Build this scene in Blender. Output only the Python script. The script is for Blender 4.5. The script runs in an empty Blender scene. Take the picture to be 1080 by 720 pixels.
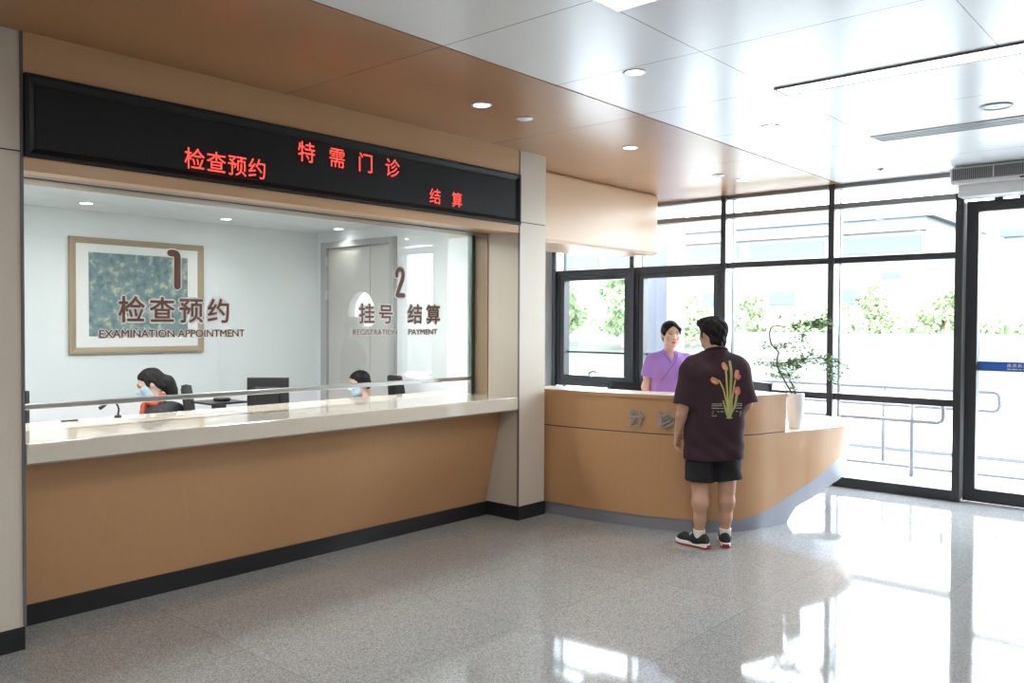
import bpy, bmesh, math, random
import numpy as np
from mathutils import Vector, Matrix, Euler
from mathutils.bvhtree import BVHTree
random.seed(7); rng = np.random.default_rng(7)
S = bpy.context.scene; C = S.collection
PI = math.pi
# ------------------------------------------------------------------ materials
def mat(name, col, rough=.5, metal=0., spec=.5, emit=None, es=1., trans=False, coat=0., bump=None, mott=None):
    m = bpy.data.materials.new(name); m.use_nodes = True
    nt = m.node_tree; b = nt.nodes['Principled BSDF']
    b.inputs['Base Color'].default_value = (*col, 1); b.inputs['Roughness'].default_value = rough
    b.inputs['Metallic'].default_value = metal; b.inputs['Specular IOR Level'].default_value = spec
    if coat: b.inputs['Coat Weight'].default_value = coat; b.inputs['Coat Roughness'].default_value = .08
    if emit: b.inputs['Emission Color'].default_value = (*emit, 1); b.inputs['Emission Strength'].default_value = es
    if bump or mott:
        tc = nt.nodes.new('ShaderNodeTexCoord'); no = nt.nodes.new('ShaderNodeTexNoise'); mp = nt.nodes.new('ShaderNodeMapping')
        sc = (bump or mott)[0]
        mp.inputs['Scale'].default_value = sc if isinstance(sc, tuple) else (sc, sc, sc)
        no.inputs['Scale'].default_value = 1; no.inputs['Detail'].default_value = 5
        nt.links.new(tc.outputs['Object'], mp.inputs['Vector']); nt.links.new(mp.outputs[0], no.inputs['Vector'])
        if bump:
            bp = nt.nodes.new('ShaderNodeBump'); bp.inputs['Strength'].default_value = bump[1]; bp.inputs['Distance'].default_value = .01
            nt.links.new(no.outputs['Fac'], bp.inputs['Height']); nt.links.new(bp.outputs[0], b.inputs['Normal'])
        if mott:
            mx = nt.nodes.new('ShaderNodeMix'); mx.data_type = 'RGBA'
            mx.inputs[6].default_value = (*[c*(1-mott[1]) for c in col], 1); mx.inputs[7].default_value = (*[min(1, c*(1+mott[1])) for c in col], 1)
            nt.links.new(no.outputs['Fac'], mx.inputs[0]); nt.links.new(mx.outputs[2], b.inputs['Base Color'])
    return m

def glass_mat(name, tint=(1, 1, 1), rough=0., ior=1.5):
    m = bpy.data.materials.new(name); m.use_nodes = True; nt = m.node_tree; nt.nodes.clear()
    o = nt.nodes.new('ShaderNodeOutputMaterial'); mx = nt.nodes.new('ShaderNodeMixShader'); t = nt.nodes.new('ShaderNodeBsdfTransparent')
    g = nt.nodes.new('ShaderNodeBsdfGlossy'); f = nt.nodes.new('ShaderNodeFresnel'); ge = nt.nodes.new('ShaderNodeNewGeometry'); mr = nt.nodes.new('ShaderNodeMapRange'); mr.inputs['To Min'].default_value = ior; mr.inputs['To Max'].default_value = 1/ior
    nt.links.new(ge.outputs['Backfacing'], mr.inputs['Value']); nt.links.new(mr.outputs[0], f.inputs['IOR'])   # thin sheet: same reflectance on both faces
    t.inputs[0].default_value = (*tint, 1); g.inputs['Roughness'].default_value = rough
    nt.links.new(f.outputs[0], mx.inputs[0]); nt.links.new(t.outputs[0], mx.inputs[1]); nt.links.new(g.outputs[0], mx.inputs[2]); nt.links.new(mx.outputs[0], o.inputs[0])
    return m

def seam_mat(name, base, rough, xs, ys, seam_col, w=.004, spec=.5, noise=None, coat=0., anis=0., var=0.):
    """panelled surface: hairline joints at world x = xs[0]+n*xs[1] and y = ys[0]+n*ys[1]"""
    m = mat(name, base, rough, spec=spec, coat=coat); nt = m.node_tree; b = nt.nodes['Principled BSDF']
    geo = nt.nodes.new('ShaderNodeNewGeometry'); sp = nt.nodes.new('ShaderNodeSeparateXYZ'); nt.links.new(geo.outputs['Position'], sp.inputs[0])
    def M(op, a, bb=None):
        n = nt.nodes.new('ShaderNodeMath'); n.operation = op
        for i, v in enumerate((a, bb)):
            if v is None: continue
            if isinstance(v, (int, float)): n.inputs[i].default_value = v
            else: nt.links.new(v, n.inputs[i])
        return n.outputs[0]
    def line(out, o, p):
        q = M('DIVIDE', M('SUBTRACT', out, o), p); fr = M('FRACT', M('ADD', q, 1000.5))
        return M('LESS_THAN', M('ABSOLUTE', M('SUBTRACT', fr, .5)), w/2/p)
    l = M('MAXIMUM', line(sp.outputs[0], *xs), line(sp.outputs[1], *ys))
    mx = nt.nodes.new('ShaderNodeMix'); mx.data_type = 'RGBA'; nt.links.new(l, mx.inputs[0])
    mx.inputs[6].default_value = (*base, 1); mx.inputs[7].default_value = (*seam_col, 1)
    if noise:
        no = nt.nodes.new('ShaderNodeTexNoise'); no.inputs['Scale'].default_value = noise[0]; no.inputs['Detail'].default_value = 3; no.inputs['Roughness'].default_value = .7
        n2 = nt.nodes.new('ShaderNodeTexVoronoi'); n2.inputs['Scale'].default_value = noise[0]*.9
        nt.links.new(geo.outputs['Position'], no.inputs['Vector']); nt.links.new(geo.outputs['Position'], n2.inputs['Vector'])
        rp = nt.nodes.new('ShaderNodeValToRGB'); e = rp.color_ramp.elements
        e[0].position = .33; e[0].color = (*noise[1], 1); e[1].position = .66; e[1].color = (*noise[2], 1); k = e.new(.5); k.color = (*base, 1)
        hs = nt.nodes.new('ShaderNodeSeparateColor'); nt.links.new(n2.outputs['Color'], hs.inputs[0])
        a = M('ADD', M('MULTIPLY', no.outputs['Fac'], .6), M('MULTIPLY', hs.outputs[0], .4)); nt.links.new(a, rp.inputs[0])
        last = rp.outputs[0]
        if var:   # every slab a touch different
            def cell(out, o, p): return M('FLOOR', M('DIVIDE', M('SUBTRACT', out, o), p))
            cb = nt.nodes.new('ShaderNodeCombineXYZ'); nt.links.new(cell(sp.outputs[0], *xs), cb.inputs[0]); nt.links.new(cell(sp.outputs[1], *ys), cb.inputs[1])
            wn = nt.nodes.new('ShaderNodeTexWhiteNoise'); nt.links.new(cb.outputs[0], wn.inputs['Vector'])
            hv = nt.nodes.new('ShaderNodeHueSaturation'); nt.links.new(last, hv.inputs['Color'])
            nt.links.new(M('ADD', M('MULTIPLY', wn.outputs['Value'], var), 1-var/2), hv.inputs['Value']); last = hv.outputs[0]
        nt.links.new(last, mx.inputs[6])
    nt.links.new(mx.outputs[2], b.inputs['Base Color'])
    return m

def emit_mat(name, col, s):
    m = bpy.data.materials.new(name); m.use_nodes = True; nt = m.node_tree; nt.nodes.clear()
    o = nt.nodes.new('ShaderNodeOutputMaterial'); e = nt.nodes.new('ShaderNodeEmission'); e.inputs[0].default_value = (*col, 1); e.inputs[1].default_value = s
    nt.links.new(e.outputs[0], o.inputs[0]); return m

WOOD = (.52, .288, .140)
FASCIA_LIT = (.57, .345, .18)  # same wood made paler: the downlights' light is put into the colour
wood = mat('tan wood laminate', WOOD, .35, mott=((60, 60, 2.5), .06))
fascia_m = mat('downlit tan fascia laminate', FASCIA_LIT, .35, mott=((60, 2.5, 60), .05))
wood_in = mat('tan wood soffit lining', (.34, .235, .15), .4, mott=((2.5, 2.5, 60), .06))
beige = mat('beige wall panel', (.62, .55, .46), .38, mott=((40, 40, 2), .03))
white_wall = mat('white wall paint', (.78, .80, .81), .6)
lobby_wall = mat('off white lobby wall', (.7, .68, .65), .6)
black_base = mat('black skirting', (.018, .019, .021), .3)
grey_plinth = mat('brushed grey plinth', (.30, .31, .36), .35, metal=.35)
slab_m = mat('cream polished stone', (.66, .60, .50), .07, mott=(30, .04), coat=.3)
worktop_m = mat('cream worktop', (.72, .64, .55), .25)
dark_alu = mat('dark grey aluminium', (.030, .033, .037), .35)
light_alu = mat('light anodised aluminium', (.46, .53, .56), .18, metal=.85)
grey_alu = mat('grey aluminium rail', (.13, .13, .135), .4); rail_alu = mat('grey aluminium in glare', (.22, .215, .205), .45)  # rail_alu: paler grey, with the window glare put into its colour
steel = mat('brushed steel', (.60, .60, .60), .28, metal=1)
steel_dull = mat('stainless handrail', (.115, .115, .13), .35)
clear = glass_mat('window glass', (.97, .985, .98))
clear2 = glass_mat('counter glass', (.93, .96, .95), ior=1.62)
black_pl = mat('black plastic', (.012, .012, .014), .35)
dark_pl = mat('dark grey plastic', (.05, .055, .065), .4)
black_fab = mat('black mesh fabric', (.010, .010, .011), .8, bump=(150, .4))
screen_m = mat('black sign face', (.008, .009, .010), .55, spec=.25)
led_red = emit_mat('red led dots', (1, .075, .055), .62)
lamp_w = emit_mat('white lamp diffuser', (1, .98, .95), 6)
panel_w = emit_mat('white light panel diffuser', (1, .99, .97), 2)
brown_txt = mat('brown vinyl', (.17, .075, .055), .5)
white_txt = mat('white vinyl edge', (.82, .82, .80), .5)
metal_txt = mat('grey metal letter', (.30, .31, .33), .45)
white_pl = mat('white plastic', (.78, .78, .78), .4)
grey_pl = mat('grey enamel', (.45, .46, .47), .4)
ceil_m = seam_mat('white gloss ceiling panel', (.80, .80, .805), .26, (-2.21, 1.2), (3.06, .94), (.25, .25, .26), .007, spec=.6)
soffit_m = seam_mat('brown gloss soffit panel', (.40, .205, .10), .27, (-9.1, 20), (3.05, 1.9), (.10, .05, .025), .006, spec=.5)
floor_m = seam_mat('polished granite slab', (.295, .293, .290), .06, (-4.57, .8), (2.27, 1.18), (.20, .195, .19), .004, spec=.40, noise=(210, (.205, .203, .20), (.395, .392, .388)), var=.12)
door_m = mat('light grey door laminate', (.52, .50, .47), .5)
doorframe_m = mat('grey door frame', (.42, .41, .40), .45)
oak = mat('light oak frame', (.36, .27, .18), .5)
matboard = mat('white picture mount', (.78, .77, .76), .7)
skin_m = mat('skin tan', (.52, .30, .20), .5, spec=.4)
skin_f = mat('skin fair', (.72, .47, .37), .5, spec=.4)
hair_m = mat('black hair', (.006, .005, .005), .6, spec=.25, bump=((200, 60, 60), .5))
lip_m = mat('lips', (.42, .13, .12), .45)
eye_w = mat('eye white', (.75, .73, .70), .3); eye_d = mat('dark iris', (.012, .008, .006), .2); brow_m = mat('eyebrow', (.025, .018, .015), .8)
tee_m = mat('dark maroon cotton', (.028, .009, .016), .85, bump=(90, .15))
short_m = mat('black shorts cloth', (.008, .008, .009), .8)
purple_m = mat('purple scrubs cotton', (.37, .21, .63), .8, bump=(60, .15))
purple_d = mat('purple scrubs piping', (.26, .14, .48), .8)
sock_m = mat('white sock', (.72, .68, .66), .85)
shoe_m = mat('black shoe mesh', (.012, .012, .013), .7); sole_w = mat('white shoe midsole', (.78, .75, .72), .5); sole_r = mat('red shoe outsole', (.30, .02, .025), .5)
mask_m = mat('pale blue face mask', (.50, .66, .78), .8)
scarf_m = mat('red printed scarf', (.46, .07, .03), .7, mott=(45, .95)); vest_m = mat('black padded jacket', (.018, .018, .020), .8, bump=(40, .3)); slacks_m = mat('dark grey slacks', (.05, .05, .056), .8); blouse_m = mat('pale blouse', (.72, .72, .72), .8)
tulip_o = mat('orange tulip print', (.58, .21, .10), .8); tulip_p = mat('pink tulip print', (.60, .16, .15), .8); stem_y = mat('yellow stem print', (.52, .40, .13), .8); stem_g = mat('green leaf print', (.33, .36, .12), .8); print_w = mat('white shirt print', (.52, .48, .48), .8)
pot_m = mat('white glazed pot', (.80, .80, .80), .2); soil_m = mat('dark soil', (.03, .022, .015), .9); bark_m = mat('brown bark', (.10, .065, .04), .8)
leaf_m = mat('green leaf', (.11, .21, .05), .6)
blue_band = mat('blue door decal', (.03, .13, .55), .5)
paving = mat('pale outdoor paving', (.42, .425, .43), .8, mott=(1.2, .04)); lawn_m = mat('pale green lawn', (.031, .038, .022), .9, mott=(.6, .18))
tree_leaf = mat('tree leaf green', (.185, .265, .125), .8, mott=(1.5, .2)); tree_leaf2 = mat('tree leaf yellow green', (.225, .29, .145), .8, mott=(1.5, .25)); trunk_m = mat('tree trunk', (.25, .19, .14), .9)  # leaf greens paled and desaturated, haze put into the colour
bld_w = mat('pale facade', (.18, .185, .19), .7); bld_b = mat('pale blue facade trim', (.075, .095, .145), .6); bld_g = mat('facade window glass', (.085, .115, .13), .6, spec=.2); bld_p = mat('pink facade line', (.13, .105, .098), .7)
col_m = mat('grey outdoor column', (.13, .135, .17), .6)
pink_m = mat('pale pink sign board', (.25, .165, .18), .6)
print_m = mat('dusty teal print', (.17, .25, .26), .8)
_nt = print_m.node_tree; _b = _nt.nodes['Principled BSDF']; _tc = _nt.nodes.new('ShaderNodeTexCoord'); _n = _nt.nodes.new('ShaderNodeTexNoise'); _n.inputs['Scale'].default_value = 15; _n.inputs['Detail'].default_value = 8; _n.inputs['Distortion'].default_value = .35
_r = _nt.nodes.new('ShaderNodeValToRGB'); _e = _r.color_ramp.elements
_e[0].position = .30; _e[0].color = (.09, .13, .12, 1); _e[1].position = .72; _e[1].color = (.52, .52, .40, 1)
for p, c in ((.42, (.15, .23, .25, 1)), (.56, (.20, .28, .29, 1)), (.61, (.36, .39, .31, 1))): _k = _e.new(p); _k.color = c
_nt.links.new(_tc.outputs['Object'], _n.inputs['Vector']); _nt.links.new(_n.outputs['Fac'], _r.inputs[0]); _nt.links.new(_r.outputs[0], _b.inputs['Base Color'])

# ------------------------------------------------------------------ object helpers
WM = {}                                  # world matrices by object (everything is static)
def tag(o, label=None, cat=None, group=None, kind=None):
    if label: o['label'] = label
    if cat: o['category'] = cat
    if group: o['group'] = group
    if kind: o['kind'] = kind
    return o
def thing(name, label, cat, loc=(0, 0, 0), rotz=0., group=None):
    o = bpy.data.objects.new(name, None); C.objects.link(o); o.empty_display_size = .1
    o.location = loc; o.rotation_euler = (0, 0, rotz)
    WM[o] = Matrix.Translation(loc) @ Matrix.Rotation(rotz, 4, 'Z')
    return tag(o, label, cat, group)
def obj(name, geo, m, parent=None, local=False, smooth=False, bevel=0., solid=0., sub=0, label=None):
    """geo: bmesh or Mesh in world coordinates (or in the root thing's frame when local is an object)"""
    if isinstance(geo, bmesh.types.BMesh):
        me = bpy.data.meshes.new(name); geo.to_mesh(me); geo.free()
    else: me = geo; me.name = name
    if local: me.transform(WM[local])
    n = len(me.vertices); co = np.empty(n*3, np.float32); me.vertices.foreach_get('co', co); co = co.reshape(-1, 3)
    c = Vector(((co.min(0)+co.max(0))/2).tolist())
    if parent is None: w = Matrix.Translation(c)
    else:
        pw = WM[parent]; r = pw.to_3x3().to_4x4(); w = Matrix.Translation(c) @ r
    me.transform(w.inverted())
    o = bpy.data.objects.new(name, me); C.objects.link(o)
    if parent is None: o.location = c
    else: o.parent = parent; o.location = (WM[parent].inverted() @ w).to_translation()
    WM[o] = w
    me.materials.clear()
    for x in (m if isinstance(m, (list, tuple)) else [m]): me.materials.append(x)
    if smooth: me.polygons.foreach_set('use_smooth', [True]*len(me.polygons))
    if solid: md = o.modifiers.new('solid', 'SOLIDIFY'); md.thickness = abs(solid); md.offset = -1 if solid > 0 else 1
    if bevel: md = o.modifiers.new('bevel', 'BEVEL'); md.width = bevel; md.segments = 2; md.limit_method = 'ANGLE'; md.angle_limit = .6
    if sub: md = o.modifiers.new('sub', 'SUBSURF'); md.levels = md.render_levels = sub
    if label: o['label'] = label
    return o
def struct(name, geo, m, parent=None, **k):
    o = obj(name, geo, m, parent, **k)
    if parent is None: o['kind'] = 'structure'
    return o
def copy_tree(o, parent=None, delta=None):
    c = o.copy(); C.objects.link(c)
    if parent is not None: c.parent = parent
    for ch in list(o.children): copy_tree(ch, c)
    return c
def BM(): return bmesh.new()
def box(bm, x0, x1, y0, y1, z0, z1):
    vs = [bm.verts.new((x, y, z)) for x in (x0, x1) for y in (y0, y1) for z in (z0, z1)]
    for f in ((0, 1, 3, 2), (4, 6, 7, 5), (0, 4, 5, 1), (2, 3, 7, 6), (0, 2, 6, 4), (1, 5, 7, 3)): bm.faces.new([vs[i] for i in f])
    return bm
def B(*a):
    return box(BM(), *a)
def hexa(bm, p):
    """eight corners, bottom four then top four"""
    v = [bm.verts.new(q) for q in p]
    for f in ((0, 3, 2, 1), (4, 5, 6, 7), (0, 1, 5, 4), (1, 2, 6, 5), (2, 3, 7, 6), (3, 0, 4, 7)): bm.faces.new([v[i] for i in f])
    return bm
def prism(bm, poly, z0, z1):
    a = [bm.verts.new((x, y, z0)) for x, y in poly]; b = [bm.verts.new((x, y, z1)) for x, y in poly]; n = len(poly)
    bm.faces.new(list(reversed(a))); bm.faces.new(b)
    for i in range(n): bm.faces.new((a[i], a[(i+1) % n], b[(i+1) % n], b[i]))
    return bm
def tube(bm, pts, r, seg=10, cap=True):
    pts = [Vector(p) for p in pts]; n = len(pts); rr = r if isinstance(r, (list, tuple)) else [r]*n
    rings = []; up = None
    for i, p in enumerate(pts):
        t = (pts[min(i+1, n-1)]-pts[max(i-1, 0)]).normalized()
        if up is None: up = Vector((0, 0, 1)) if abs(t.z) < .9 else Vector((1, 0, 0))
        s = t.cross(up).normalized(); up = s.cross(t).normalized()
        rings.append([bm.verts.new(p+(s*math.cos(2*PI*k/seg)+up*math.sin(2*PI*k/seg))*rr[i]) for k in range(seg)])
    for a, b in zip(rings, rings[1:]):
        for k in range(seg): bm.faces.new((a[k], a[(k+1) % seg], b[(k+1) % seg], b[k]))
    if cap: bm.faces.new(list(reversed(rings[0]))); bm.faces.new(rings[-1])
    return bm
def lathe(bm, prof, c=(0, 0, 0), seg=32):
    """prof: list of (radius, z)"""
    rings = []
    for r, z in prof:
        if r < 1e-5: rings.append([bm.verts.new((c[0], c[1], c[2]+z))])
        else: rings.append([bm.verts.new((c[0]+r*math.cos(2*PI*k/seg), c[1]+r*math.sin(2*PI*k/seg), c[2]+z)) for k in range(seg)])
    for a, b in zip(rings, rings[1:]):
        for k in range(seg):
            k2 = (k+1) % seg
            if len(a) == 1 and len(b) == 1: continue
            if len(a) == 1: bm.faces.new((a[0], b[k2], b[k]))
            elif len(b) == 1: bm.faces.new((a[k], a[k2], b[0]))
            else: bm.faces.new((a[k], a[k2], b[k2], b[k]))
    bmesh.ops.recalc_face_normals(bm, faces=bm.faces); return bm
def spline(pts, n):
    """Catmull-Rom through the points, n samples a span"""
    P = [Vector(p) for p in pts]; P = [P[0]*2-P[1]]+P+[P[-1]*2-P[-2]]; out = []
    for i in range(1, len(P)-2):
        a, b, c, d = P[i-1:i+3]
        for k in range(n):
            t = k/n; out.append(.5*((2*b)+(c-a)*t+(2*a-5*b+4*c-d)*t*t+(3*b-a-3*c+d)*t**3))
    return out+[P[-2]]

def text_mesh(body, offset=0., depth=0., res=4):
    c = bpy.data.curves.new('t', 'FONT'); c.body = body; c.offset = offset; c.extrude = depth; c.resolution_u = res
    o = bpy.data.objects.new('t', c); C.objects.link(o); dg = bpy.context.evaluated_depsgraph_get(); dg.update()
    me = bpy.data.meshes.new_from_object(o.evaluated_get(dg)); bpy.data.objects.remove(o); bpy.data.curves.remove(c)
    return me
def bounds(me):
    co = np.array([v.co[:] for v in me.vertices]); return co.min(0), co.max(0)
def fatten(me, r):
    """bolder lettering: the outline overlaid with copies shifted by r"""
    if r <= 0: return me
    bm = BM()
    for k in range(9):
        c = me.copy(); a = 2*PI*k/8
        c.transform(Matrix.Translation((r*math.cos(a)*(k < 8), r*math.sin(a)*(k < 8), k*.0004)))
        bm.from_mesh(c); bpy.data.meshes.remove(c)
    bm.to_mesh(me); bm.free(); return me
def text_fit(body, w, h, offset=0., depth=0., ref=None):
    """text scaled to a w x h box with its lower left corner at the origin"""
    me = fatten(text_mesh(body, 0, depth), offset)
    lo, hi = bounds(ref) if ref else bounds(me)
    sx = w/(hi[0]-lo[0]); sy = h/(hi[1]-lo[1])
    me.transform(Matrix.Diagonal((sx, sy, sx, 1)) @ Matrix.Translation((-lo[0], -lo[1], 0))); return me
def cjk_row(body, size, pitch, offset=0., depth=0.):
    """characters spaced at a pitch, cell's lower left at the origin, merged as one lettering mesh"""
    bm = BM()
    for i, ch in enumerate(body):
        me = fatten(text_mesh(ch, 0, depth), offset); me.transform(Matrix.Translation((i*pitch, size*.10, 0)) @ Matrix.Scale(size*1.06, 4)); bm.from_mesh(me); bpy.data.meshes.remove(me)
    me = bpy.data.meshes.new('row'); bm.to_mesh(me); bm.free(); return me
ON_X = Matrix(((0, 0, 1, 0), (1, 0, 0, 0), (0, 1, 0, 0), (0, 0, 0, 1)))    # text x -> +Y, y -> +Z, normal +X
def put(me, mtx): me.transform(mtx); return me
def lamp(name, kind, loc, energy, col=(1, .97, .92), size=.2, rot=(0, 0, 0), sizey=None, angle=1.9, blend=.6):
    l = bpy.data.lights.new(name, kind); l.energy = energy*LAMP; l.color = col
    if kind == 'AREA':
        l.size = size
        if sizey: l.shape = 'RECTANGLE'; l.size_y = sizey
    elif kind == 'SPOT': l.spot_size = angle; l.spot_blend = blend; l.shadow_soft_size = size
    o = bpy.data.objects.new(name, l); C.objects.link(o); o.location = loc; o.rotation_euler = rot; return o

# ------------------------------------------------------------------ signed-distance bodies
class SDF:
    def __init__(s, lo, hi, v):
        s.lo = np.array(lo, np.float32); s.v = v; s.n = np.ceil((np.array(hi)-s.lo)/v).astype(int)+1
        s.F = np.full(s.n, .25, np.float32)
    def block(s, lo, hi):
        i0 = np.clip(np.floor((np.array(lo)-s.lo)/s.v).astype(int), 0, s.n-1); i1 = np.clip(np.ceil((np.array(hi)-s.lo)/s.v).astype(int)+1, 1, s.n)
        sl = tuple(slice(a, b) for a, b in zip(i0, i1))
        ax = [s.lo[k]+s.v*np.arange(i0[k], i1[k], dtype=np.float32) for k in range(3)]
        return sl, (ax[0][:, None, None], ax[1][None, :, None], ax[2][None, None, :])
    def comb(s, sl, d, k, mode):
        A = s.F[sl]
        if mode == 'sub': s.F[sl] = np.maximum(A, -d) if k <= 0 else -SDF.smin(-A, d, k); return
        s.F[sl] = np.minimum(A, d) if k <= 0 else SDF.smin(A, d, k)
    @staticmethod
    def smin(a, b, k):
        h = np.clip(.5+.5*(b-a)/k, 0, 1); return b*(1-h)+a*h-k*h*(1-h)
    def cone(s, a, b, ra, rb=None, k=.02, mode='add', cut=None, noise=None):
        rb = ra if rb is None else rb; a = np.array(a, np.float32); b = np.array(b, np.float32); m = max(ra, rb)+k+.02
        sl, (X, Y, Z) = s.block(np.minimum(a, b)-m, np.maximum(a, b)+m); ab = b-a; L = float(ab@ab)+1e-9
        t = np.clip(((X-a[0])*ab[0]+(Y-a[1])*ab[1]+(Z-a[2])*ab[2])/L, 0, 1)
        d = np.sqrt((X-a[0]-t*ab[0])**2+(Y-a[1]-t*ab[1])**2+(Z-a[2]-t*ab[2])**2)-(ra+(rb-ra)*t)
        if cut is not None:
            for p, nn in cut:
                nn = np.array(nn, float); nn /= np.linalg.norm(nn); d = np.maximum(d, (X-p[0])*nn[0]+(Y-p[1])*nn[1]+(Z-p[2])*nn[2])
        if noise: d = d+noise(X, Y, Z)
        s.comb(sl, d.astype(np.float32), k, mode); return s
    def ell(s, c, r, k=.02, mode='add', R=None, cut=None):
        c = np.array(c, np.float32); r = np.array(r, np.float32); m = r.max()+k+.02
        sl, (X, Y, Z) = s.block(c-m, c+m); x, y, z = X-c[0], Y-c[1], Z-c[2]
        if R is not None:
            R = np.array(R); x, y, z = (R[0, i]*x+R[1, i]*y+R[2, i]*z for i in range(3))
        k0 = np.sqrt((x/r[0])**2+(y/r[1])**2+(z/r[2])**2); k1 = np.sqrt((x/r[0]**2)**2+(y/r[1]**2)**2+(z/r[2]**2)**2)+1e-6
        d = k0*(k0-1)/k1
        if cut is not None:
            for p, nn in cut:
                nn = np.array(nn, float); nn /= np.linalg.norm(nn); d = np.maximum(d, (X-p[0])*nn[0]+(Y-p[1])*nn[1]+(Z-p[2])*nn[2])
        s.comb(sl, d.astype(np.float32), k, mode); return s
    def cutplane(s, p, nn):
        nn = np.array(nn, float); nn /= np.linalg.norm(nn); sl, (X, Y, Z) = s.block(s.lo, s.lo+s.n*s.v)
        s.F = np.maximum(s.F, ((X-p[0])*nn[0]+(Y-p[1])*nn[1]+(Z-p[2])*nn[2]).astype(np.float32)); return s
    def wave(s, fn):
        sl, (X, Y, Z) = s.block(s.lo, s.lo+s.n*s.v); s.F = s.F+fn(X, Y, Z).astype(np.float32); return s
    def mesh(s, name):
        F = s.F; F = np.pad(F, 1, constant_values=.25); lo = s.lo-s.v
        I = F < 0; nx, ny, nz = F.shape
        cs = [(i, j, k) for i in (0, 1) for j in (0, 1) for k in (0, 1)]
        def sh(A, c): return A[c[0]:nx-1+c[0], c[1]:ny-1+c[1], c[2]:nz-1+c[2]]
        cnt = sum(sh(I, c).astype(np.int8) for c in cs); act = (cnt > 0) & (cnt < 8)
        idx = np.argwhere(act); ids = np.full(act.shape, -1, np.int64); ids[act] = np.arange(len(idx))
        val = [F[idx[:, 0]+c[0], idx[:, 1]+c[1], idx[:, 2]+c[2]] for c in cs]
        acc = np.zeros((len(idx), 3)); num = np.zeros(len(idx))
        for p in range(8):
            for q in range(p+1, 8):
                dd = np.array(cs[q])-np.array(cs[p])
                if np.abs(dd).sum() != 1: continue
                a, b = val[p], val[q]; m = (a < 0) != (b < 0); t = np.where(m, a/np.where(m, a-b, 1), 0)
                acc += np.where(m[:, None], np.array(cs[p])+t[:, None]*dd, 0); num += m
        V = (idx+acc/num[:, None])*s.v+lo
        Fc = []
        for ax in range(3):
            o1, o2 = [(1, 2), (2, 0), (0, 1)][ax]
            sl0 = [slice(1, d-1) for d in F.shape]; sl0[ax] = slice(0, F.shape[ax]-1); sl1 = list(sl0); sl1[ax] = slice(1, F.shape[ax])
            A = I[tuple(sl0)]; Bq = I[tuple(sl1)]; e = np.argwhere(A != Bq); off = np.ones(3, int); off[ax] = 0; e2 = e+off
            d1 = np.zeros(3, int); d1[o1] = 1; d2 = np.zeros(3, int); d2[o2] = 1
            q = np.stack([ids[tuple((e2-d1-d2).T)], ids[tuple((e2-d2).T)], ids[tuple(e2.T)], ids[tuple((e2-d1).T)]], 1)
            inside = A[tuple(e.T)]; q[~inside] = q[~inside][:, ::-1]; Fc.append(q)
        Fc = np.concatenate(Fc); me = bpy.data.meshes.new(name)
        me.vertices.add(len(V)); me.vertices.foreach_set('co', V.astype(np.float32).ravel())
        me.loops.add(len(Fc)*4); me.loops.foreach_set('vertex_index', Fc.astype(np.int32).ravel())
        me.polygons.add(len(Fc)); me.polygons.foreach_set('loop_start', np.arange(0, len(Fc)*4, 4, dtype=np.int32)); me.polygons.foreach_set('loop_total', np.full(len(Fc), 4, np.int32))
        me.update(); me.validate(); return me

def rotz(a): c, s = math.cos(a), math.sin(a); return np.array(((c, -s, 0), (s, c, 0), (0, 0, 1.)))
def rotx(a): c, s = math.cos(a), math.sin(a); return np.array(((1., 0, 0), (0, c, -s), (0, s, c)))
def roty(a): c, s = math.cos(a), math.sin(a); return np.array(((c, 0, s), (0, 1., 0), (-s, 0, c)))

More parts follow.
